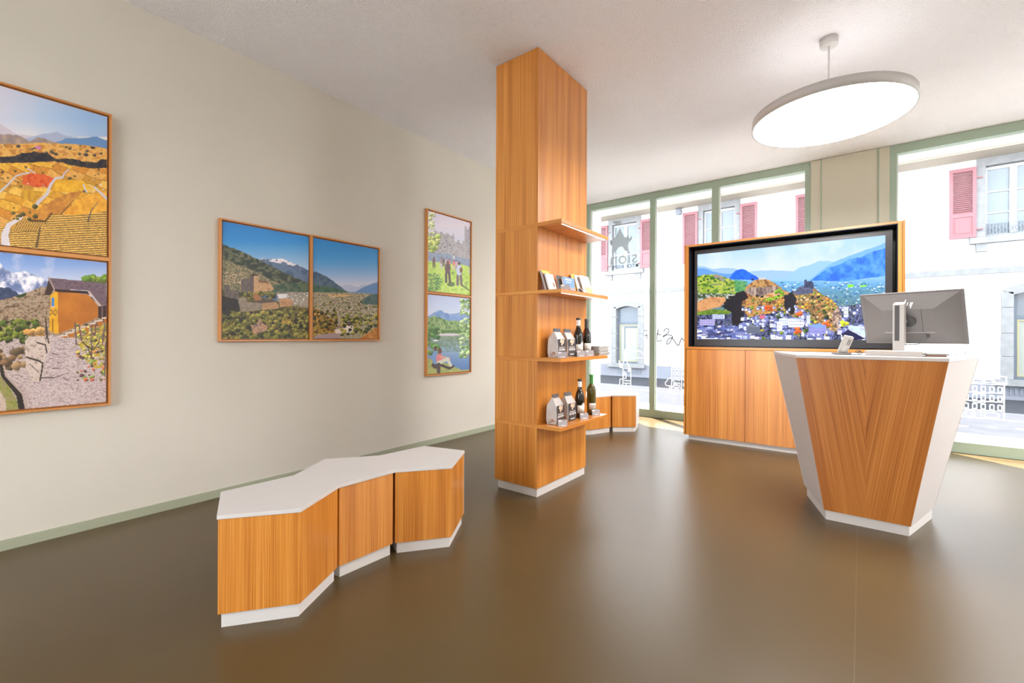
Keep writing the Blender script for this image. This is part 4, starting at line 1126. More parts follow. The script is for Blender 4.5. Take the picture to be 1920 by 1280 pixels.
def arch_pts(c, hw, zs, rise, n=10):
    return [(c + hw - 2 * hw * k / n, zs + rise * math.sin(math.pi * k / n)) for k in range(n + 1)]
for i, c in enumerate(LOW):
    s = MB()
    ino, outo = arch_pts(c, 0.345, 2.0, 0.075), arch_pts(c, 0.515, 2.10, 0.13)
    for k in range(10):
        s.extrude([(outo[k + 1][0], FY - 0.04, outo[k + 1][1]), (ino[k + 1][0], FY - 0.04, ino[k + 1][1]), (ino[k][0], FY - 0.04, ino[k][1]), (outo[k][0], FY - 0.04, outo[k][1])], (0, 0.22, 0))
    s.build('arch_stone', M['stone'], house, merge=False)
    for sd_ in (-1, 1):
        xa, xb = sorted((c + sd_ * 0.345, c + sd_ * 0.515))
        for z0, z1 in ((0.36, 0.80), (0.806, 1.25), (1.256, 1.75), (1.756, 2.10 if sd_ else 2)):
            MB().box(xa, xb, FY - 0.04, FY + 0.18, z0, min(z1, 2.06)).build('jamb_stone', M['stone'], house, bevel=0.008)
    MB().box(c - 0.60, c + 0.58, FY - 0.12, FY + 0.18, 0.245, 0.36).build('sill', M['stone'], house)
    f = MB()
    yg = FY + 0.10
    f.box(c - 0.345, c - 0.28, yg, yg + 0.05, 0.36, 2.04).box(c + 0.30, c + 0.345, yg, yg + 0.05, 0.36, 2.04)
    f.box(c - 0.28, c + 0.30, yg, yg + 0.05, 1.52, 1.60).box(c - 0.28, c + 0.30, yg, yg + 0.05, 0.36, 0.42)
    fo = f.build('window', M['frame_blue'], house, merge=False)
    MB().box(c - 0.345, c + 0.345, yg + 0.02, yg + 0.03, 1.60, 2.09).build('pane', M['pane_blue'], fo)
    MB().box(c - 0.28, c + 0.30, yg + 0.02, yg + 0.03, 0.42, 1.52).build('pane', M['pane_pale'], fo)
    t = MB()
    t.box(c - 0.28, c - 0.255, yg - 0.004, yg + 0.02, 0.42, 1.52).box(c + 0.275, c + 0.30, yg - 0.004, yg + 0.02, 0.42, 1.52)
    t.box(c - 0.255, c + 0.275, yg - 0.004, yg + 0.02, 1.495, 1.52).box(c - 0.255, c + 0.275, yg - 0.004, yg + 0.02, 0.42, 0.445)
    t.build('inner_trim', M['yellow_trim'], fo, merge=False)
    t = MB()
    t.box(c - 0.13, c - 0.115, yg + 0.004, yg + 0.02, 0.70, 1.44).box(c - 0.13, c + 0.26, yg + 0.004, yg + 0.02, 1.43, 1.47)
    t.build('inner_bar', M['frame_blue'], fo, merge=False)
for x0 in (-5.85, 2.05):
    for k in range(11):
        MB().box(x0 + k * 0.07, x0 + k * 0.07 + 0.035, FY - 0.032, FY - 0.02, 0.06, 0.20).build('vent_slot', M['iron'], house)
MB().lathe([(0.0, -0.1), (0.07, -0.08), (0.09, 0), (0.07, 0.08), (0.0, 0.1)], (-4.01, FY - 0.1, 4.62), 12).build('wall_lamp', M['plinth_grey'], house)
# scribbled graffiti between the ground-floor windows
g = MB()
Z = lambda x, y: (x, y)
def pxl(pts):      # drawing units of the scribble -> wall metres
    return [(-5.09 + (x - 500) * 0.00262, 1.30 - (y - 400) * 0.00262) for x, y in pts]
for pts in ([(525, 385), (565, 386)], [(527, 445), (552, 434), (570, 436)], [(552, 430), (560, 475)], [(683, 365), (680, 400), (672, 440), (670, 498), (690, 500), (725, 490)], [(650, 412), (680, 420), (710, 434)], [(652, 455), (656, 468)],
            [(745, 400), (752, 378), (775, 362), (798, 370), (800, 395), (770, 430), (745, 455), (735, 450), (745, 435), (790, 432), (825, 436), (838, 450), (830, 480), (805, 520), (785, 534), (775, 520), (785, 490), (810, 465), (835, 462), (855, 490), (880, 530), (897, 546), (910, 530), (925, 490), (935, 466), (950, 480), (975, 520)]):
    g.stroke(pxl(pts), 0.024, FY - 0.004, 0.004)
g.build('graffiti', M['ink'], house, merge=False)
# ================================================================== furniture
# --- wooden display column with four shelves
PX0, PX1, PY0, PY1 = -2.235, -1.842, 2.676, 3.405
SHX = -1.642
SHELVES = [(0.500, 0.526), (0.982, 1.008), (1.464, 1.491), (1.948, 1.976)]
col = thing('display_column', ((PX0 + PX1) / 2, (PY0 + PY1) / 2, 0), 'tall wood-veneered column with four lit display shelves, reaching the ceiling', 'column')
MB().box(PX0 + 0.025, PX1 - 0.006, PY0 + 0.012, PY1 - 0.012, 0, 0.062).build('plinth', M['white_plinth'], col)
zs = [0.062] + [z for s in SHELVES for z in s] + [H - 0.002]
for i in range(0, len(zs), 2):
    MB().box(PX0, PX1, PY0, PY1, zs[i], zs[i + 1]).build('body_panel', M['wood'], col, bevel=0.0012)
for z0, z1 in SHELVES:
    sh = MB().box(PX0, SHX, PY0 - 0.0006, PY1, z0, z1, grain=(1, 0, 0)).build('shelf', M['wood'], col, bevel=0.0012)
    MB().box(SHX - 0.024, SHX - 0.015, PY0 + 0.035, PY1 - 0.03, z0 - 0.0008, z0 + 0.001).build('led_strip', M['led'], sh)

# --- zigzag benches
def bench(name, base, outline, seams, label, ends=(), ztop=0.45):
    """outline: ccw xy of the top slab; seams: list of module outlines"""
    b = thing(name, (base[0], base[1], 0), label, 'bench', 'zigzag benches')
    MB().prism(outline, ztop - 0.016, ztop).build('top', M['white'], b, bevel=0.0015)
    for mod in seams:
        cx = sum(p[0] for p in mod) / len(mod)
        cy = sum(p[1] for p in mod) / len(mod)
        def inset(d):
            n = len(mod)
            out = []
            for i in range(n):
                p0, p1, p2 = Vector(mod[i - 1]), Vector(mod[i]), Vector(mod[(i + 1) % n])
                e0, e1 = (p1 - p0).normalized(), (p2 - p1).normalized()
                n0, n1 = Vector((-e0.y, e0.x)), Vector((-e1.y, e1.x))
                k = d / max(0.3, 1 + n0.dot(n1))
                out.append(tuple(p1 + (n0 + n1) * k))
            return out
        bo = MB().prism(inset(0.004), 0.058, ztop - 0.017).build('cabinet', M['wood'], b, bevel=0.001)
        MB().prism(inset(0.016), 0.0, 0.0575).build('plinth', M['white_plinth'], bo)
    for p, q in ends:
        a_, c_ = Vector(p), Vector(q)
        e_ = (c_ - a_).normalized()
        nrm = Vector((e_.y, -e_.x))
        a2, c2 = a_ + e_ * 0.004, c_ - e_ * 0.004
        m = MB().prism([tuple(a2), tuple(c2), tuple(c2 - nrm * 0.0035), tuple(a2 - nrm * 0.0035)], 0.058, ztop - 0.017)
        m.build('end_panel', M['white'], b)
    return b
A, B, C_, D_ = (-2.002, 0.695), (-1.817, 0.937), (-1.963, 1.195), (-1.955, 1.513)
E_, F_ = (-1.772, 1.757), (-1.946, 2.039)
G_, H_, I_, J_, K_ = (-2.234, 1.964), (-2.262, 1.639), (-2.443, 1.397), (-2.279, 1.137), (-2.296, 0.813)
bench('zigzag_bench', (-2.1, 1.35), [A, B, C_, D_, E_, F_, G_, H_, I_, J_, K_],
      [[A, B, C_, J_, K_],
       [(C_[0] - 0.002, C_[1] + 0.004), (D_[0] - 0.002, D_[1] - 0.002), (H_[0], H_[1] - 0.004), I_, (J_[0], J_[1] + 0.006)],
       [(D_[0], D_[1] + 0.002), E_, F_, G_, (H_[0], H_[1] + 0.002)]],
      'near zigzag bench with a white top, in front of the picture wall', ends=[(F_, G_)])
O = (-2.18, 5.28)
o2 = [(-2.62, 4.70), (-2.510, 4.800), (-2.402, 5.085), (-2.172, 5.285), (-2.262, 5.600), (-2.560, 5.640), (-2.640, 5.330), (-2.850, 5.140), (-2.800, 4.850)]
bench('zigzag_bench', (-2.5, 5.2), o2,
      [[(-2.62, 4.70), (-2.510, 4.800), (-2.404, 5.078), (-2.645, 5.325), (-2.850, 5.140), (-2.800, 4.850)],
       [(-2.396, 5.092), (-2.172, 5.285), (-2.262, 5.600), (-2.560, 5.640), (-2.637, 5.335)]],
      'far zigzag bench with a white top, half hidden behind the wooden column by the window', ends=[((-2.172, 5.285), (-2.262, 5.600))])

# --- the wall unit with the screen
TX0, TX1, TY = -1.583, 0.283, 5.28
TB = 5.62
unit = thing('media_cabinet', ((TX0 + TX1) / 2, (TY + TB) / 2, 0), 'larch media cabinet with three doors under a recessed screen', 'cabinet')
MB().box(TX0 + 0.03, TX1 - 0.03, TY + 0.022, TB - 0.03, 0, 0.05).build('plinth', M['white_plinth'], unit)
for a, b in ((-1.604, -1.586), (0.286, 0.304)):
    MB().box(a, b, TY - 0.0, TB, 0.05, 2.203).build('side_panel', M['wood'], unit, bevel=0.001)
fr = MB()
fr.box(TX0, TX0 + 0.028, TY, TB - 0.02, 1.024, 2.200).box(TX1 - 0.028, TX1, TY, TB - 0.02, 1.024, 2.200)
fr.box(TX0 + 0.028, TX1 - 0.028, TY, TB - 0.02, 2.180, 2.200, grain=(1, 0, 0)).box(TX0 + 0.028, TX1 - 0.028, TY, TB - 0.02, 1.024, 1.050, grain=(1, 0, 0))
fr.build('screen_surround', M['wood'], unit, merge=False)
MB().box(TX0 + 0.012, TX1 - 0.012, TY + 0.024, TB - 0.025, 0.05, 1.022).build('carcass', M['gap'], unit)
rec = MB()
ri0, ri1 = TX0 + 0.0285, TX1 - 0.0285
rec.box(ri0, ri0 + 0.006, TY + 0.004, TB - 0.03, 1.051, 2.179).box(ri1 - 0.006, ri1, TY + 0.004, TB - 0.03, 1.051, 2.179)
rec.box(ri0, ri1, TY + 0.004, TB - 0.03, 2.173, 2.179).box(ri0, ri1, TY + 0.004, TB - 0.03, 1.051, 1.056)
rec.box(ri0, ri1, TB - 0.04, TB - 0.03, 1.051, 2.179)
rec.build('recess_lining', M['black'], unit, merge=False)
dx = [TX0 + 0.004, -0.971, -0.344, TX1 - 0.004]
for a, b in zip(dx, dx[1:]):
    MB().box(a + 0.0015, b - 0.0015, TY, TY + 0.02, 0.052, 1.020).build('door', M['wood'], unit, bevel=0.001)
tv = thing('television', ((-1.486 + 0.168) / 2, 5.42, 1.057), 'large wide television showing a hill town, recessed in the media cabinet', 'television')
SY = 5.385
bz = MB()
bz.box(-1.518, -1.488, SY - 0.004, SY + 0.06, 1.06, 2.150).box(0.170, 0.221, SY - 0.004, SY + 0.06, 1.06, 2.150)
bz.box(-1.488, 0.170, SY - 0.004, SY + 0.06, 2.103, 2.150).box(-1.488, 0.170, SY - 0.004, SY + 0.06, 1.06, 1.138)
bz.box(-1.488, 0.170, SY + 0.004, SY + 0.06, 1.138, 2.103)
bz.build('bezel', M['bezel'], tv, merge=False)
scr = paint_screen()
scr.mesh('screen', (-1.488, SY, 2.103), (1.658, 0, 0), (0, 0, -0.965), M['screen'], tv)['label'] = 'lit screen with an aerial view of a town between two castle hills'

# --- flared reception counter
cnt = thing('reception_counter', (0.025, 3.75, 0), 'flared white and wood reception counter with a chevron veneer front', 'counter')
CX = 0.022
zb, zt = 0.062, 1.030
bF, bB = 3.498, 3.985
tF, tB = 3.40, 4.13
bot = [(CX - 0.208, bF), (CX + 0.208, bF), (CX + 0.352, bB), (CX - 0.352, bB)]
top = [(CX - 0.354, tF), (CX + 0.354, tF), (CX + 0.574, tB), (CX - 0.574, tB)]
ZT = 1.049
pl = [(CX - 0.200, bF + 0.014), (CX + 0.202, bF + 0.014), (CX + 0.340, bB - 0.03), (CX - 0.336, bB - 0.03)]
MB().prism(pl, 0, zb - 0.0005).build('plinth', M['white_plinth'], cnt)
def P3(p, z): return Vector((p[0], p[1], z))
inner = 0.012
def panel(name, a, b, c, d, mat, grain):
    """a,b bottom; c,d top (outside view, counter-clockwise)"""
    n = (b - a).cross(d - a).normalized()
    m = MB()
    m.extrude([a, b, c, d], -n * inner, grain)
    return m.build(name, mat, cnt, merge=True)
bl, br, bbr, bbl = [P3(p, zb) for p in bot]
tl, tr, tbr, tbl = [P3(p, zt) for p in top]
bm_, tm_ = (bl + br) / 2, (tl + tr) / 2
panel('veneer_front', bl, bm_, tm_, tl, M['wood_dark'], (tl - bl))
panel('veneer_front', bm_, br, tr, tm_, M['wood_dark'], (tr - br))
panel('side_panel', br, bbr, tbr, tr, M['white_satin'], (tr - br))
panel('side_panel', bbl, bl, tl, tbl, M['white_satin'], (tl - bl))
panel('back_panel', bbr, bbl, tbl, tbr, M['white'], (0, 0, 1))
ov = 0.003
tp = [(top[0][0] - ov, top[0][1] - ov), (top[1][0] + ov, top[1][1] - ov), (top[2][0] + ov, top[2][1] + ov), (top[3][0] - ov, top[3][1] + ov)]
MB().prism(tp, zt + 0.0005, ZT).build('worktop', M['white'], cnt, bevel=0.001)

# --- round pendant lamps: the visible one and unseen ones added for light
def pendant(x, y, label, up='lamp_up_added'):
    t = thing('pendant_lamp', (x, y, H), label, 'lamp', 'round white pendant lamps')
    z0, R = 2.675, 0.472
    MB().lathe([(0.0, H - 0.055), (0.052, H - 0.055), (0.055, H - 0.05), (0.055, H - 0.0005), (0.0, H - 0.0005)], (x, y, 0), 32).build('canopy', M['lamp_white'], t)
    MB().lathe([(0.006, z0 + 0.066), (0.006, H - 0.055)], (x, y, 0), 12).build('rod', M['lamp_white'], t)
    MB().lathe([(R - 0.008, z0), (R, z0), (R, z0 + 0.064), (R - 0.01, z0 + 0.066), (0.34, z0 + 0.066), (0.34, z0 + 0.060), (R - 0.008, z0 + 0.058), (R - 0.008, z0)], (x, y, 0), 96).build('rim', M['lamp_white'], t)
    MB().lathe([(0.0, z0 + 0.003), (R - 0.0085, z0 + 0.003)], (x, y, 0), 96, smooth=False).build('diffuser', M['lamp_light'], t)
    MB().lathe([(0.335, z0 + 0.0615), (0.012, z0 + 0.0615)], (x, y, 0), 64, smooth=False).build('uplight', M[up], t)
    return t
pendant(-0.186, 3.832, 'round white pendant lamp above the reception counter', 'lamp_up')
pendant(2.6, 3.0, 'unseen round white pendant lamp added for light on the right side of the room')  # out of view, added to brighten the room
pendant(2.6, -0.6, 'unseen round white pendant lamp added for light in the back right of the room')  # also out of view, added as extra room light

# --- framed double photographs on the left wall
def double_picture(y0, y1, z0, z1, vertical, pics, label, names):
    t = thing('double_picture', (XL, (y0 + y1) / 2, z0), label, 'picture', 'framed double photographs on the sage wall')
    d, b = 0.038, 0.011
    X0, X1 = XL, XL + d
    f = MB()
    f.box(X0, X1, y0, y1, z1 - b, z1, grain=(0, 1, 0)).box(X0, X1, y0, y1, z0, z0 + b, grain=(0, 1, 0))
    f.box(X0, X1, y0, y0 + b, z0 + b, z1 - b).box(X0, X1, y1 - b, y1, z0 + b, z1 - b)
    f.box(X0, X0 + 0.008, y0 + b, y1 - b, z0 + b, z1 - b)
    ym, zm = (y0 + y1) / 2, (z0 + z1) / 2
    if vertical: f.box(X0 + 0.008, X1, y0 + b, y1 - b, zm - b, zm + b, grain=(0, 1, 0))
    else: f.box(X0 + 0.008, X1, ym - b, ym + b, z0 + b, z1 - b)
    f.build('frame', M['wood_frame'], t, merge=False)
    g = 0.0085
    cells = [(y0 + b + g, y1 - b - g, zm + b + g, z1 - b - g), (y0 + b + g, y1 - b - g, z0 + b + g, zm - b - g)] if vertical else \
            [(y0 + b + g, ym - b - g, z0 + b + g, z1 - b - g), (ym + b + g, y1 - b - g, z0 + b + g, z1 - b - g)]
    for (a, c, e, h), pic, nm in zip(cells, pics, names):
        back = MB().box(X0 + 0.008, X0 + 0.0255, a, c, e, h).build('canvas', M['paper'], t)
        pr = pic.mesh('print', (X0 + 0.0262, a, h), (0, c - a, 0), (0, 0, e - h), M['print'], t)
        pr['label'] = nm
    return t
double_picture(-0.006, 0.679, 0.733, 2.497, True, [paint_vineyards(), paint_house()], 'double framed photograph of vineyards above a yellow house', ['photo of autumn vineyards', 'photo of a yellow house by a stony path'])
double_picture(1.266, 2.618, 1.114, 1.994, False, [paint_castle_left(), paint_castle_right()], 'wide double framed photograph of a castle hill and valley', ['photo of a castle on a wooded hill', 'photo of a town in a wide valley'])
double_picture(3.200, 3.888, 0.735, 2.500, True, [paint_castle_walk(), paint_lake()], 'narrow-looking double framed photograph of castle walkers above a lakeside couple', ['photo of people walking to a castle wall', 'photo of a couple sitting by a lake'])

# ================================================================== things on the shelves
Z4, Z3, Z2 = 0.5262, 1.0082, 1.4912
def bag(x, y, z, rot, label, h=0.215, wd=0.115, dp=0.078, top_dark=True):
    """front faces local +x (towards the room), width runs along local y; x, y = near front corner of the base"""
    R = Matrix.Translation((x, y, z)) @ Matrix.Rotation(rot, 4, 'Z')
    t = thing('snack_bag', R @ Vector((-dp / 2, wd / 2, 0)), label, 'bag', 'silver and black snack bags on the shelves')
    def T(px, py, pz): return R @ Vector((px, py, pz))
    hs, hr = h * 0.64, h * 0.91
    m = MB()
    bv = 0.006
    # lower body with slight bulge, upper gable
    lev = [(0.0, 0.0, 0.0), (0.25 * hs, 0.004, 0.003), (0.7 * hs, 0.003, 0.002), (hs, 0.0, 0.0)]
    rings = []
    for zz, ex, ey in lev:
        rings.append([T(ex, -ey, zz), T(ex, wd + ey, zz), T(-dp - ex, wd + ey, zz), T(-dp - ex, -ey, zz)])
    rings.append([T(-dp / 2 + 0.004, 0.012, hr), T(-dp / 2 + 0.004, wd - 0.012, hr), T(-dp / 2 - 0.004, wd - 0.012, hr), T(-dp / 2 - 0.004, 0.012, hr)])
    for a, b in zip(rings, rings[1:]):
        for k in range(4):
            j = (k + 1) % 4
            m.face([a[k], a[j], b[j], b[k]])
    m.face(list(reversed(rings[0])))
    m.face(rings[-1])
    m.build('body', M['bag'], t, bevel=0.004)
    # folded top strip
    k = MB()
    k.extrude([T(-dp / 2 + 0.010, 0.013, hr - 0.022), T(-dp / 2 + 0.010, wd - 0.013, hr - 0.022), T(-dp / 2 + 0.006, wd - 0.014, h), T(-dp / 2 + 0.006, 0.014, h)], (R.to_3x3() @ Vector((-0.012, 0, 0))))
    k.build('top_fold', M['bag_top'], t)
    # printed front
    def band(name, y0, y1, z0, z1, mat, ex=0.0065, parent=t):
        q = MB().extrude([T(ex, y0, z0), T(ex, y1, z0), T(ex, y1, z1), T(ex, y0, z1)], (R.to_3x3() @ Vector((-0.0012, 0, 0))))
        return q.build(name, mat, parent)
    lab = band('front_label', 0.004, wd - 0.004, 0.006, hs * 0.98, M['bag_dark'])
    q = MB()
    for yy, zz, r1, r2, a in ((0.045, 0.122, 0.020, 0.013, 0.5), (0.068, 0.112, 0.017, 0.011, -0.4), (0.055, 0.100, 0.015, 0.010, 1.2), (0.080, 0.124, 0.011, 0.008, 0.9)):
        pts = []
        for i in range(10):
            an = 2 * math.pi * i / 10
            u, v = r1 * math.cos(an), r2 * math.sin(an)
            pts.append(T(0.0078, yy * wd / 0.115 + u * math.cos(a) - v * math.sin(a), zz * hs / 0.137 + u * math.sin(a) + v * math.cos(a)))
        q.extrude(pts, (R.to_3x3() @ Vector((-0.0012, 0, 0))))
    q.build('nut_picture', M['nut'], lab, merge=False)
    xd, yd = R.to_3x3() @ Vector((0, 1, 0)), Vector((0, 0, 1))
    text_mesh('lettering', 'CROQUANTS', 0.014, M['card_print'], lab, frame_matrix(T(0.0070, 0.012, hs * 0.50), xd, yd), width=wd * 0.74, extrude=0.0004)
    text_mesh('lettering', 'DE SION', 0.021, M['card_print'], lab, frame_matrix(T(0.0070, 0.012, hs * 0.36), xd, yd), width=wd * 0.78, bold=0.0006, extrude=0.0004)
    band('print_line', 0.03, wd - 0.03, 0.016, 0.022, M['card_print'], 0.0076, lab)
    # nuts printed on the near side
    q = MB()
    for i in range(6):
        an = i * 1.1
        cx, cz, r1 = -dp * 0.42 + 0.013 * math.cos(an), 0.026 + 0.010 * math.sin(an * 1.7), 0.008
        q.extrude([T(cx + r1 * math.cos(b_ * math.pi / 3), -0.0046, cz + 0.6 * r1 * math.sin(b_ * math.pi / 3)) for b_ in range(6)], (R.to_3x3() @ Vector((0, 0.0012, 0))))
    q.build('nut_print', M['nut_brown'], t, merge=False)
    return t
bag(-1.723, 2.746, Z4, 0.08, 'silver snack bag at the near end of the lowest shelf', h=0.214)
bag(-1.722, 2.905, Z4, -0.02, 'silver snack bag next to the dark wine bottle on the lowest shelf', h=0.212)
bag(-1.727, 2.765, Z3, 0.06, 'silver snack bag at the near end of the second-lowest shelf', h=0.210)
bag(-1.735, 2.918, Z3, 0.0, 'silver snack bag next to the white-capped bottle on the second-lowest shelf', h=0.208)

def bottle(x, y, z, h, r, prof, glass, foil, foil_top, label_z, label_col, text, neck_foil=(0.74, 0.985), extras=None):
    t = thing('wine_bottle', (x, y, z), text, 'bottle', 'wine bottles on the shelves')
    P = [(0.0, 0.003)] + [(a * r, b * h) for a, b in prof]
    MB().lathe(P, (x, y, z), 32).build('glass_body', glass, t)
    f0, f1 = neck_foil
    rn = 0.43 * r
    rings = [(rn * 1.02, f0 * h), (rn * 0.98, f1 * h * 0.985), (rn * 0.98, f1 * h)]
    MB().lathe(rings, (x, y, z), 24).build('foil', foil, t)
    MB().lathe([(rn * 1.10, 0.945 * h), (rn * 1.12, 0.955 * h), (rn * 1.12, 0.995 * h), (rn * 0.95, h), (0, h)], (x, y, z), 24).build('cap', foil_top, t)
    a0 = math.atan2(-y, -x)
    z0, z1 = label_z
    lb = MB().lathe([(r * 1.004, z0 * h), (r * 1.012, z0 * h), (r * 1.012, z1 * h), (r * 1.004, z1 * h)], (x, y, z), 16, a0=a0 - 0.5, a1=a0 + 1.25)
    lab = lb.build('paper_label', label_col, t)
    return t, lab, a0
BORD = [(0.92, 0.0), (1, 0.02), (1, 0.60), (0.96, 0.645), (0.80, 0.70), (0.56, 0.735), (0.43, 0.765), (0.40, 0.80), (0.40, 0.97), (0.0, 0.975)]
BURG = [(0.92, 0.0), (1, 0.02), (1, 0.47), (0.97, 0.53), (0.86, 0.605), (0.66, 0.68), (0.48, 0.735), (0.41, 0.79), (0.40, 0.97), (0.0, 0.975)]
def castle_label(t, lab, a0, x, y, z, r, h, z1):
    q = MB()
    for da, hh in ((0.55, 0.03), (0.70, 0.06), (0.86, 0.045), (1.02, 0.075), (1.16, 0.04)):
        q.lathe([(r * 1.004, z1 * h), (r * 1.012, z1 * h), (r * 1.012, (z1 + hh) * h), (r * 1.004, (z1 + hh) * h)], (x, y, z), 3, a0=a0 + da - 0.09, a1=a0 + da + 0.09)
    q.build('label_cutout', M['label_cream'], lab, merge=False)
r_ = bottle(-1.747, 3.128, Z4, 0.300, 0.0375, BURG, M['bottle_dark'], M['foil_white'], M['foil_black'], (0.13, 0.33), M['label_cream'], 'dark wine bottle with white neck on the lowest shelf', (0.80, 0.95))
castle_label(*r_, -1.747, 3.128, Z4, 0.0375, 0.300, 0.33)
r_ = bottle(-1.745, 3.318, Z4, 0.324, 0.0365, BORD, M['bottle_olive'], M['foil_green'], M['foil_green'], (0.13, 0.29), M['label_cream'], 'olive green wine bottle with a green neck foil on the lowest shelf', (0.78, 0.985))
text_mesh('lettering', 'SION', 0.013, M['nut_brown'], r_[1], frame_matrix((-1.745 + 0.0385 * math.cos(r_[2] + 0.15), 3.318 + 0.0385 * math.sin(r_[2] + 0.15), Z4 + 0.068), (-math.sin(r_[2] + 0.4), math.cos(r_[2] + 0.4), 0), (0, 0, 1)))
r_ = bottle(-1.742, 3.094, Z3, 0.296, 0.0375, BURG, M['bottle_dark'], M['foil_white'], M['foil_black'], (0.11, 0.31), M['label_cream'], 'dark wine bottle with white neck on the second-lowest shelf', (0.80, 0.95))
castle_label(*r_, -1.742, 3.094, Z3, 0.0375, 0.296, 0.31)
r_ = bottle(-1.742, 3.226, Z3, 0.292, 0.0370, BURG, M['bottle_dark'], M['foil_grey'], M['foil_grey'], (0.10, 0.34), M['label_cream'], 'rose red wine bottle with a dark grey neck on the second-lowest shelf', (0.76, 0.985))
rb = MB().lathe([(0.0372 * a * 1.006, 0.292 * b) for a, b in BURG[2:7]], (-1.742, 3.226, Z3), 10, a0=r_[2] - 1.6, a1=r_[2] - 0.55)
rb.build('red_glass', M['bottle_red'], r_[0])

def tent_card(x, y, z, ang, label, wd=0.066, h=0.045):
    """folded price card; ang = heading of its lower edge"""
    R = Matrix.Translation((x, y, z)) @ Matrix.Rotation(ang, 4, 'Z')
    t = thing('price_card', (x, y, z), label, 'card', 'folded grey price cards')
    def T(a, b, c): return R @ Vector((a, b, c))
    m = MB()
    d = 0.020
    m.extrude([T(-wd / 2, -d, 0.0004), T(wd / 2, -d, 0.0004), T(wd / 2, 0, h), T(-wd / 2, 0, h)], R.to_3x3() @ Vector((0, 0.0012, 0)))
    m.extrude([T(wd / 2, d, 0.0004), T(-wd / 2, d, 0.0004), T(-wd / 2, 0, h), T(wd / 2, 0, h)], R.to_3x3() @ Vector((0, -0.0012, 0)))
    m.build('folded_card', M['card'], t, merge=False)
    def spot(name, a0, a1, k0, k1, mat):
        pts = []
        for a, k in ((a0, k0), (a1, k0), (a1, k1), (a0, k1)):
            pts.append(T(a * wd, -d + k * d - 0.0009, 0.0004 + k * h))
        MB().extrude(pts, R.to_3x3() @ Vector((0, 0.0006, 0))).build(name, mat, t)
    spot('print_line', -0.42, -0.05, 0.84, 0.92, M['card_print'])
    spot('print_line', -0.42, -0.14, 0.70, 0.78, M['card_print'])
    spot('print_line', -0.20, 0.28, 0.10, 0.19, M['card_print'])
    spot('print_mark', 0.34, 0.44, 0.10, 0.26, M['card_red'])
    return t
tent_card(-1.672, 2.748, Z4, 0.68, 'grey price card before the near snack bag on the lowest shelf')
tent_card(-1.688, 3.090, Z4, 0.78, 'grey price card before the dark bottle on the lowest shelf')
tent_card(-1.700, 3.305, Z4, 0.80, 'grey price card before the green-necked bottle on the lowest shelf')
tent_card(-1.676, 2.746, Z3, 0.66, 'grey price card before the near snack bag on the second-lowest shelf')
tent_card(-1.690, 3.040, Z3, 0.76, 'grey price card before the dark bottle on the second-lowest shelf')
tent_card(-1.690, 3.176, Z3, 0.80, 'grey price card before the rose red bottle on the second-lowest shelf')

# stack of folded leaflets behind the bottles
ords = ['lowest', 'second', 'third', 'fourth', 'fifth', 'top']
for k in range(6):
    j = [0.0, 0.008, -0.004, 0.006, -0.006, 0.003][k]
    z0 = Z3 + 0.0005 + k * 0.0122
    t = thing('leaflet_bundle', (-1.735, 3.36, z0), '%s grey leaflet bundle of the stack beside the rose red bottle' % (ords[k] if k in (0, 5) else ords[k] + ' from bottom'), 'leaflets', 'stacked leaflet bundles')
    MB().box(-1.80 + j, -1.662 + j, 3.288, 3.470 + j, z0, z0 + 0.0112).build('pages', M['paper_grey'], t)
    MB().box(-1.802 + j, -1.660 + j, 3.287, 3.471 + j, z0 + 0.0112, z0 + 0.0119).build('cover', M['paper'], t)

# brochures on the second shelf from the top, leaning back against the column
def leaning(name, y0, y1, h, xf, lean, thick, mat, label, cat, zb=Z2 + 0.0006, edge=None):
    """slab standing at x = xf (front lower edge), leaning towards the column by 'lean' radians"""
    R = Matrix.Translation((xf, y0, zb)) @ Matrix.Rotation(-lean, 4, 'Y')
    t = thing(name, R @ Vector((-thick / 2, (y1 - y0) / 2, 0)), label, cat, 'brochures on the second shelf from the top')
    lift = thick * math.sin(lean)
    R = Matrix.Translation((0, 0, lift)) @ R
    m = MB()
    m.box(-thick, -0.0012, 0, y1 - y0, 0, h, mat=R)
    m.build('pages', edge or M['paper'], t)
    c = MB().box(-0.0012, 0, 0, y1 - y0, 0, h, mat=R)
    c.build('cover', mat, t)
    def spot(nm, a0, a1, k0, k1, mt):
        w_ = y1 - y0
        MB().box(0.0, 0.0008, a0 * w_, a1 * w_, k0 * h, k1 * h, mat=R).build(nm, mt, t)
    def letters(s, a, k, size, mt):
        text_mesh('lettering', s, size, mt, t, frame_matrix(R @ Vector((0.0006, a * (y1 - y0), k * h)), R.to_3x3() @ Vector((0, 1, 0)), R.to_3x3() @ Vector((0, 0, 1))), extrude=0.0003)
    return t, spot, letters
_, sp, lt = leaning('guide_book', 2.690, 2.790, 0.148, -1.772, 0.33, 0.016, M['paper_brown'], 'thick book with a yellow top strip at the near end of the brochure shelf', 'book', edge=M['paper_grey'])
sp('title', 0.0, 1.0, 0.86, 1.0, M['paper_yellow'])
_, sp, lt = leaning('leaflet', 2.700, 2.800, 0.124, -1.752, 0.33, 0.012, M['paper'], 'white leaflet leaning in front of the book with the yellow strip', 'leaflet')
sp('print_line', 0.3, 0.8, 0.82, 0.85, M['card']); sp('print_line', 0.3, 0.75, 0.74, 0.77, M['card']); sp('picture', 0.62, 0.84, 0.18, 0.45, M['paper_brown'])
_, sp, lt = leaning('leaflet', 2.866, 2.95, 0.128, -1.775, 0.22, 0.008, M['paper_dark'], 'dark printed leaflet half hidden behind the blue brochure', 'leaflet')
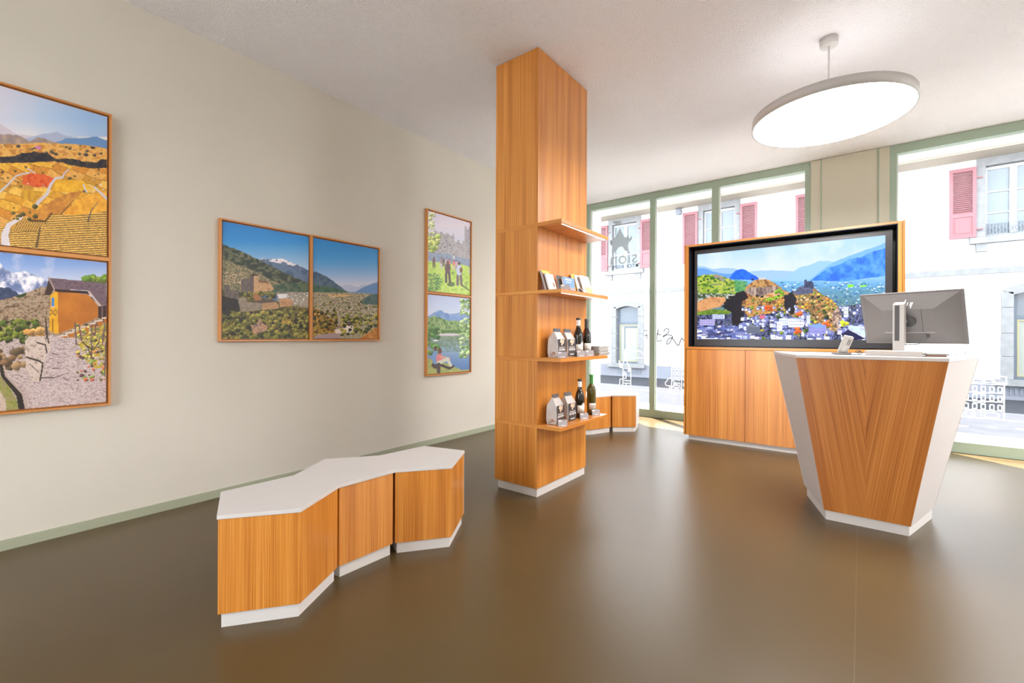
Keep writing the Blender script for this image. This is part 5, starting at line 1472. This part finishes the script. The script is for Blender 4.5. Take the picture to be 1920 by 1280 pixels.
_, sp, lt = leaning('brochure', 2.905, 3.068, 0.118, -1.752, 0.14, 0.006, M['paper_blue'], 'blue mountain brochure in the middle of the brochure shelf', 'brochure')
sp('title', 0.15, 0.72, 0.80, 0.88, M['card_print']); sp('print_line', 0.2, 0.66, 0.66, 0.70, M['card_print']); sp('mountain', 0.35, 1.0, 0.18, 0.36, M['card']); sp('meadow', 0.02, 1.0, 0.0, 0.18, M['nut_brown'])
_, sp, lt = leaning('guide_book', 3.115, 3.20, 0.165, -1.785, 0.22, 0.010, M['paper_yellow'], 'orange-backed booklet behind the far white leaflets', 'book')
_, sp, lt = leaning('leaflet', 3.145, 3.26, 0.164, -1.765, 0.29, 0.008, M['paper'], 'white leaflet with dark photo between orange booklet and spotted brochure', 'leaflet')
sp('picture', 0.05, 0.6, 0.02, 0.3, M['paper_dark'])
_, sp, lt = leaning('brochure', 3.185, 3.335, 0.166, -1.738, 0.31, 0.006, M['paper'], 'white brochure with a yellow spotted lower half at the far end of the brochure shelf', 'brochure')
sp('picture', 0.25, 1.0, 0.0, 0.42, M['paper_lime'])
tent_card(-1.700, 2.822, Z2 + 0.0004, 0.75, 'grey price card before the blue mountain brochure')
# clear holders: bent-wire-like white stands in front of the leaflets
for y, nm in ((2.850, 'white wire leaflet stand beside the blue mountain brochure'), (3.0945, 'white wire leaflet stand before the far white leaflets')):
    t = thing('leaflet_stand', (-1.70, y, Z2), nm, 'stand', 'white wire leaflet stands')
    MB().tube([(-1.745, y, Z2 + 0.10), (-1.735, y, Z2 + 0.05), (-1.69, y, Z2 + 0.0035), (-1.672, y, Z2 + 0.0035), (-1.668, y, Z2 + 0.035)], 0.003, 8).build('wire', M['foil_white'], t)

# ================================================================== things on the counter
ZC = ZT + 0.0006
# monitor seen from behind, tilted on its stand
wdir = Vector((0.943, -0.332, 0))           # towards the screen edge on the right
ndir = Vector((-0.332, -0.943, 0))          # out of its back, towards the viewer
mon = thing('computer_monitor', (0.235, 4.0, ZC), 'grey computer monitor seen from behind on the reception counter', 'monitor')
tilt = math.radians(19)
up = (Vector((0, 0, 1)) * math.cos(tilt) + ndir * math.sin(tilt))
back = (ndir * math.cos(tilt) - Vector((0, 0, 1)) * math.sin(tilt))
MC = Vector((0.262, 4.03, 1.292))            # centre of the screen plane
MW, MH = 0.268, 0.180
def Q(a, b, c): return MC + wdir * a + up * b + back * c
m = MB()
m.extrude([Q(-MW, -MH, 0), Q(MW, -MH, 0), Q(MW, MH, 0), Q(-MW, MH, 0)], back * -0.012)
m.build('screen_rim', M['grey_plastic'], mon)
i0, i1, j0, j1, dd = -MW + 0.016, MW - 0.016, -MH + 0.010, MH - 0.010, 0.030
k0, k1, l0, l1 = -0.145, 0.125, -0.090, 0.070
m = MB()
o_ = [Q(i0, j0, 0.0005), Q(i1, j0, 0.0005), Q(i1, j1, 0.0005), Q(i0, j1, 0.0005)]
n_ = [Q(k0, l0, dd), Q(k1, l0, dd), Q(k1, l1, dd), Q(k0, l1, dd)]
for k in range(4):
    j = (k + 1) % 4
    m.face([o_[k], o_[j], n_[j], n_[k]])
m.face(n_)
m.build('back_shell', M['grey_plastic'], mon)
for a in (-0.065, 0.062):
    MB().extrude([Q(a, l0, dd + 0.0008), Q(a + 0.0025, l0, dd + 0.0008), Q(a + 0.0025, l1, dd + 0.0008), Q(a, l1, dd + 0.0008)], back * -0.001).build('groove', M['dark_plastic'], mon)
MB().extrude([Q(k0 + 0.004, l0 - 0.004, dd), Q(k1 - 0.004, l0 - 0.004, dd), Q(k1 - 0.004, l0 + 0.001, dd + 0.001), Q(k0 + 0.004, l0 + 0.001, dd + 0.001)], back * -0.004).build('ledge', M['silver'], mon)
m = MB()
ax = Q(0.0, -0.012, dd)
pts = [ax + (wdir * math.cos(2 * math.pi * k / 20) + up * math.sin(2 * math.pi * k / 20)) * 0.034 for k in range(20)]
m.extrude([p + back * 0.018 for p in pts], back * -0.018)
m.build('pivot', M['dark_plastic'], mon)
CP = Q(-0.040, 0, 0) + ndir * 0.075
CP.z = 0
colw, cold = 0.031, 0.018
def S(a, b, z): return Vector((CP.x, CP.y, z)) + wdir * a + ndir * b
m = MB()
lo = [S(-colw, cold, ZC), S(colw, cold, ZC), S(colw, -cold, ZC), S(-colw, -cold, ZC)]
hi = [S(-colw, cold, 1.383), S(colw, cold, 1.383), S(colw, -cold, 1.400), S(-colw, -cold, 1.400)]
for k in range(4):
    j = (k + 1) % 4
    m.face([lo[k], lo[j], hi[j], hi[k]])
m.face(hi); m.face(list(reversed(lo)))
stc = m.build('stand_column', M['silver'], mon, bevel=0.002)
MB().extrude([S(-0.020, cold + 0.0008, 1.14), S(0.006, cold + 0.0008, 1.14), S(0.006, cold + 0.0008, 1.376), S(-0.020, cold + 0.0008, 1.376)], ndir * -0.001).build('cable_channel', M['dark_plastic'], stc)
MB().extrude([S(-0.015, -cold, 1.262), S(0.03, -cold, 1.262), S(0.03, -cold, 1.282), S(-0.015, -cold, 1.282)], -ndir * 0.05).build('arm', M['silver'], mon)
MB().prism([tuple(S(-0.10, -0.14, 0).xy), tuple(S(-0.10, 0.045, 0).xy), tuple(S(0.10, 0.045, 0).xy), tuple(S(0.10, -0.14, 0).xy)], ZC, ZC + 0.008).build('stand_base', M['silver'], mon, bevel=0.002)
# slanted-bar emblem at the top of the back
m = MB()
for a, b0, b1 in ((-0.030, 0.075, 0.120), (-0.012, 0.080, 0.103), (0.004, 0.080, 0.103), (0.012, 0.066, 0.103)):
    s0 = 0.36
    def bar(a_, b_): return Q(a_ + (b_ - 0.08) * s0, b_ + 0.012, 0.018 + 0.0)
    dpt = 0.020
    pts = []
    for aa, bb in ((a, b0), (a + 0.0055, b0), (a + 0.0055, b1), (a, b1)):
        f_ = (j1 - (bb + 0.012)) / (j1 - l1)
        pts.append(Q(aa + (bb - 0.08) * s0, bb + 0.012, 0.0015 + dd * min(1, max(0, f_))))
    m.extrude(pts, back * -0.001)
m.build('emblem', M['card_print'], mon, merge=False)
plug = Q(0.082, -0.112, 0.022)
MB().box(-0.008, 0.008, -0.006, 0.006, -0.014, 0.014, mat=Matrix.Translation(plug)).build('plug', M['dark_plastic'], mon)
cb = [plug + Vector((0, 0, -0.012)), plug + Vector((-0.02, -0.02, -0.035)), plug + Vector((-0.05, -0.03, -0.062)), S(0.034, 0.0, 1.115), S(0.0, -0.02, 1.095)]
MB().tube(cb, 0.0028, 8).build('cable', M['cable'], mon)

# stack of booklets in front of the monitor stand
bw = Vector((0.985, -0.17, 0)); bn = Vector((0.17, 0.985, 0))
BC = Vector((0.148, 3.555, 0))
for k in range(5):
    z0 = ZC + 0.0006 + k * 0.0058
    dxy = [0.0, 0.006, -0.004, 0.003, -0.002][k]
    lab = ['lowest booklet of the paper stack on the counter', 'second booklet from the bottom of the counter stack', 'middle booklet of the paper stack on the counter', 'fourth booklet from the bottom of the counter stack', 'top booklet of the paper stack on the counter'][k]
    c0 = BC + bw * dxy
    pts = [c0 - bw * 0.135, c0 + bw * 0.135, c0 + bw * 0.135 + bn * 0.19, c0 - bw * 0.135 + bn * 0.19]
    t = thing('booklet', (c0 + bn * 0.095 + Vector((0, 0, z0))), lab, 'booklet', 'booklets stacked on the counter')
    MB().prism([tuple(p.xy) for p in pts], z0, z0 + 0.0050).build('pages', M['paper_dull'], t)
    MB().prism([tuple(p.xy) for p in pts], z0 + 0.0051, z0 + 0.0056).build('cover', M['paper_grey'] if k % 2 else M['paper_dull'], t)
# thin tablet on the right of the stack
t = thing('tablet', (0.345, 3.66, ZC), 'thin grey tablet lying right of the booklets on the counter', 'tablet')
MB().box(0.296, 0.402, 3.60, 3.76, ZC + 0.010, ZC + 0.0165).build('casing', M['grey_plastic'], t, bevel=0.002)
MB().box(0.300, 0.39, 3.61, 3.75, ZC, ZC + 0.0098).build('stand_foot', M['paper_brown'], t)
# card terminal on its base
cr = thing('card_terminal', (-0.105, 3.62, ZC), 'silver card payment terminal leaning on its base at the counter edge', 'terminal')
bx_ = Matrix.Translation((-0.105, 3.62, ZC)) @ Matrix.Rotation(math.radians(20), 4, 'Z')
m = MB().prism([tuple((bx_ @ Vector((a, b, 0))).xy) for a, b in ((-0.045, -0.022), (-0.035, -0.036), (0.035, -0.036), (0.05, -0.022), (0.05, 0.03), (-0.045, 0.03))], ZC, ZC + 0.013)
m.build('base', M['grey_plastic'], cr, bevel=0.003)
body = bx_ @ Matrix.Translation((0.004, 0, 0.012)) @ Matrix.Rotation(math.radians(20), 4, 'X') @ Matrix.Rotation(math.radians(13), 4, 'Y')
bd = MB().box(-0.026, 0.026, -0.012, 0.012, 0.0, 0.118, mat=body).build('body', M['silver'], cr, bevel=0.004)
for a in (0.002, 0.012):
    MB().box(a, a + 0.004, -0.0135, -0.0118, 0.062, 0.100, mat=body).build('slot', M['dark_plastic'], bd)
MB().box(-0.014, 0.012, -0.0135, -0.0118, 0.012, 0.05, mat=body).build('back_plate', M['paper_grey'], bd)
# cable from the terminal to a coil
t = thing('cable_coil', (-0.01, 3.6, ZC), 'dark cable running from the card terminal to a small coil', 'cable')
pth = [(-0.06, 3.60, ZC + 0.004), (-0.02, 3.585, ZC + 0.004), (0.0, 3.575, ZC + 0.004)]
for k in range(22):
    a = k * 0.62
    pth.append((-0.008 + 0.013 * math.cos(a) - 0.0006 * k, 3.575 + 0.008 * math.sin(a * 0.7), ZC + 0.014 + 0.0085 * math.sin(a) + 0.0006 * k))
MB().tube(pth, 0.0022, 7).build('cord', M['cable'], t)
t = thing('cord', (0.47, 3.9, ZC), 'short dark cord curling up at the right end of the counter', 'cord')
MB().tube([(0.452, 3.82, ZC + 0.002), (0.452, 3.82, ZC + 0.012), (0.458, 3.82, ZC + 0.026), (0.468, 3.82, ZC + 0.034), (0.482, 3.82, ZC + 0.037), (0.50, 3.86, ZC + 0.03), (0.51, 3.92, ZC + 0.003)], 0.0016, 7).build('wire', M['cable'], t)
t = thing('cord', (0.34, 3.8, ZC), 'thin dark cord arching behind the tablet on the counter', 'cord')
MB().tube([(0.30, 3.80, ZC + 0.034), (0.325, 3.80, ZC + 0.024), (0.35, 3.80, ZC + 0.026), (0.37, 3.80, ZC + 0.020), (0.382, 3.80, ZC + 0.003)], 0.0016, 7).build('wire', M['cable'], t)

# ================================================================== window decals (white line drawings, grey logo)
DY = YW + 0.0435
def drawing(name, label, strokes, lw=0.0075, mat='film_white'):
    m = MB()
    for s in strokes:
        m.stroke(s, lw, DY, 0)
    o = m.build(name, M[mat], None, merge=False)
    tag(o, label, 'decal', 'white line drawings on the shop windows')
    return o
def rect(x0, x1, z0, z1): return [(x0, z0), (x1, z0), (x1, z1), (x0, z1), (x0, z0)]
def arch(x0, x1, z0, z1, r=0.4):
    w_ = x1 - x0
    return [(x0, z0), (x0, z1 - w_ * r)] + [(x0 + w_ / 2 - w_ / 2 * math.cos(math.pi * k / 6), z1 - w_ * r + w_ * r * math.sin(math.pi * k / 6)) for k in range(1, 6)] + [(x1, z1 - w_ * r), (x1, z0), (x0, z0)]
drawing('church_drawing', 'white line drawing of a church with a pointed spire on the left window',
        [[(-2.875, 0.69), (-2.835, 0.80), (-2.812, 0.985), (-2.790, 0.80), (-2.745, 0.69)], [(-2.835, 0.80), (-2.790, 0.80)], [(-2.915, 0.80), (-2.850, 0.69), (-2.850, 0.375)], [(-2.725, 0.685), (-2.725, 0.375)],
         [(-2.850, 0.685), (-2.725, 0.685)], [(-2.915, 0.80), (-2.895, 0.69), (-2.850, 0.69)], rect(-2.845, -2.80, 0.535, 0.60), [(-2.85, 0.60), (-2.822, 0.635), (-2.795, 0.60)],
         [(-2.912, 0.375), (-2.895, 0.52), (-2.85, 0.52)], [(-2.85, 0.462), (-2.725, 0.462)], [(-2.85, 0.50), (-2.725, 0.50)], [(-2.80, 0.375), (-2.80, 0.46)], rect(-2.765, -2.745, 0.64, 0.68)])
cl = []
for cx, cz, r, a0, a1 in ((-2.735, 0.885, 0.038, 3.6, 1.2), (-2.665, 0.915, 0.035, 2.6, 0.6), (-2.60, 0.905, 0.045, 2.4, 0.2), (-2.545, 0.875, 0.028, 1.6, -1.5)):
    cl += [(cx + r * math.cos(a0 + (a1 - a0) * k / 7), cz + r * math.sin(a0 + (a1 - a0) * k / 7)) for k in range(8)]
cl += [(-2.76, 0.845)]
drawing('cloud_drawing', 'white line drawing of a cloud beside the church spire on the window', [cl + [cl[0]]])
drawing('ground_line_drawing', 'long white line drawn along the left shop window under the church', [[(-2.912, 0.372), (-2.43, 0.372)], [(-2.345, 0.372), (-1.60, 0.372)]])
tr_ = []
for cx, cz, r, a0, a1 in ((-2.175, 0.50, 0.034, 4.4, 2.0), (-2.14, 0.545, 0.034, 2.8, 0.3), (-2.105, 0.50, 0.034, 1.2, -1.3)):
    tr_ += [(cx + r * math.cos(a0 + (a1 - a0) * k / 6), cz + r * math.sin(a0 + (a1 - a0) * k / 6)) for k in range(7)]
drawing('tree_drawing', 'white line drawing of a small round tree on the left shop window', [tr_ + [tr_[0]], [(-2.150, 0.467), (-2.150, 0.38)], [(-2.128, 0.467), (-2.128, 0.38)]])
hs_ = [[(-2.118, 0.375), (-2.118, 0.74)], [(-1.98, 0.375), (-1.98, 0.74)], [(-1.78, 0.375), (-1.78, 0.74)], [(-2.118, 0.74), (-1.78, 0.74)], [(-2.118, 0.452), (-1.98, 0.452)]]
for z in (0.475, 0.555, 0.625, 0.695):
    for x in (-2.088, -2.035, -1.955, -1.90, -1.84):
        hs_.append(rect(x, x + 0.032, z, z + 0.042))
for x in (-2.075, -1.955, -1.86): hs_.append(arch(x, x + 0.05, 0.378, 0.445))
drawing('houses_drawing', 'white line drawing of tall houses on the window left of the media cabinet', hs_, 0.007)
th = [[(0.72, 0.362), (1.235, 0.362)], [(0.62, 0.362), (0.72, 0.362)], [(1.102, 0.362), (1.102, 0.700)], [(0.74, 0.362), (0.74, 0.700)], [(0.70, 0.705), (1.112, 0.705)], [(0.70, 0.722), (1.115, 0.722)], [(1.115, 0.705), (1.115, 0.785), (1.06, 0.785), (1.06, 0.76)]]
for x in (0.79, 0.87, 0.95, 1.02): th.append(rect(x, x + 0.018, 0.726, 0.745))
for z in (0.455, 0.545, 0.632):
    th.append([(0.74, z - 0.012), (1.09, z - 0.012)])
    for x in (0.765, 0.825, 0.885, 0.945, 1.005, 1.060): th.append(rect(x, x + 0.028, z, z + 0.048))
    th.append([(0.885, z - 0.010), (0.892, z - 0.028), (0.968, z - 0.028), (0.975, z - 0.010)])
for x in (0.77, 0.835): th.append(arch(x, x + 0.045, 0.375, 0.432, 0.2))
th.append(arch(0.90, 0.945, 0.365, 0.43)); th.append(arch(0.968, 1.065, 0.378, 0.428, 0.15))
drawing('town_hall_drawing', 'white line drawing of a town hall with rows of windows on the right shop window', th, 0.0075)
drawing('road_dash_drawing', 'short white dashes drawn under the town hall on the right shop window', [[(0.765, 0.272), (0.852, 0.268)], [(0.99, 0.285), (1.05, 0.283)], [(1.18, 0.290), (1.24, 0.288)]], 0.010)
# grey star logo with mirrored lettering (seen from inside)
lg = thing('window_logo', (-2.9, DY, 2.2), 'grey star-and-tower logo sticker with mirrored lettering on the left window', 'sticker')
star = [(-2.904, 2.812), (-2.875, 2.735), (-2.835, 2.668), (-2.714, 2.618), (-2.790, 2.535), (-2.758, 2.425), (-2.832, 2.462), (-2.850, 2.505), (-2.885, 2.530), (-2.925, 2.515), (-2.960, 2.480), (-3.030, 2.410), (-3.005, 2.520), (-3.075, 2.588), (-2.985, 2.655), (-2.950, 2.735)]
sm = MB()
sm.face([(x, DY, z) for x, z in reversed(star)])
sm.build('star', M['film'], lg)
tw = MB()
for x0, x1, z0, z1 in ((-3.07, -3.03, 2.60, 2.645), (-2.795, -2.765, 2.64, 2.685), (-2.74, -2.715, 2.62, 2.665), (-3.01, -2.985, 2.64, 2.68)):
    tw.face([(x0, DY, z0), (x1, DY, z0), (x1, DY, z1), (x0, DY, z1)])
for x0, x1, z0, z1 in ((-2.99, -2.885, 2.87, 2.925), (-3.02, -2.99, 2.90, 2.93)):
    tw.face([(x0, DY, z0), (x1, DY, z0), (x1, DY, z1), (x0, DY, z1)])
tw.build('tower', M['film'], lg, merge=False)
Wx = Vector((1, 0, 0))
text_mesh('lettering', 'sion', 0.27, M['film'], lg, frame_matrix((-2.62, DY + 0.001, 2.262), (1, 0, 0), (0, 0, 1)), mirror=True, extrude=0, width=0.43)
text_mesh('lettering', 'TOURISME', 0.075, M['frame_blue'], lg, frame_matrix((-2.665, DY + 0.001, 2.195), (1, 0, 0), (0, 0, 1)), mirror=True, extrude=0, width=0.385)
cr_ = MB()
cr_.box(-2.655, -2.615, DY, DY + 0.0015, 2.20, 2.24)
cr_.build('cross_badge', M['frame_blue'], lg)
pm = MB().box(-2.639, -2.631, DY - 0.001, DY, 2.207, 2.233).box(-2.648, -2.622, DY - 0.001, DY, 2.216, 2.224)
pm.build('cross', M['film_white'], lg, merge=False)
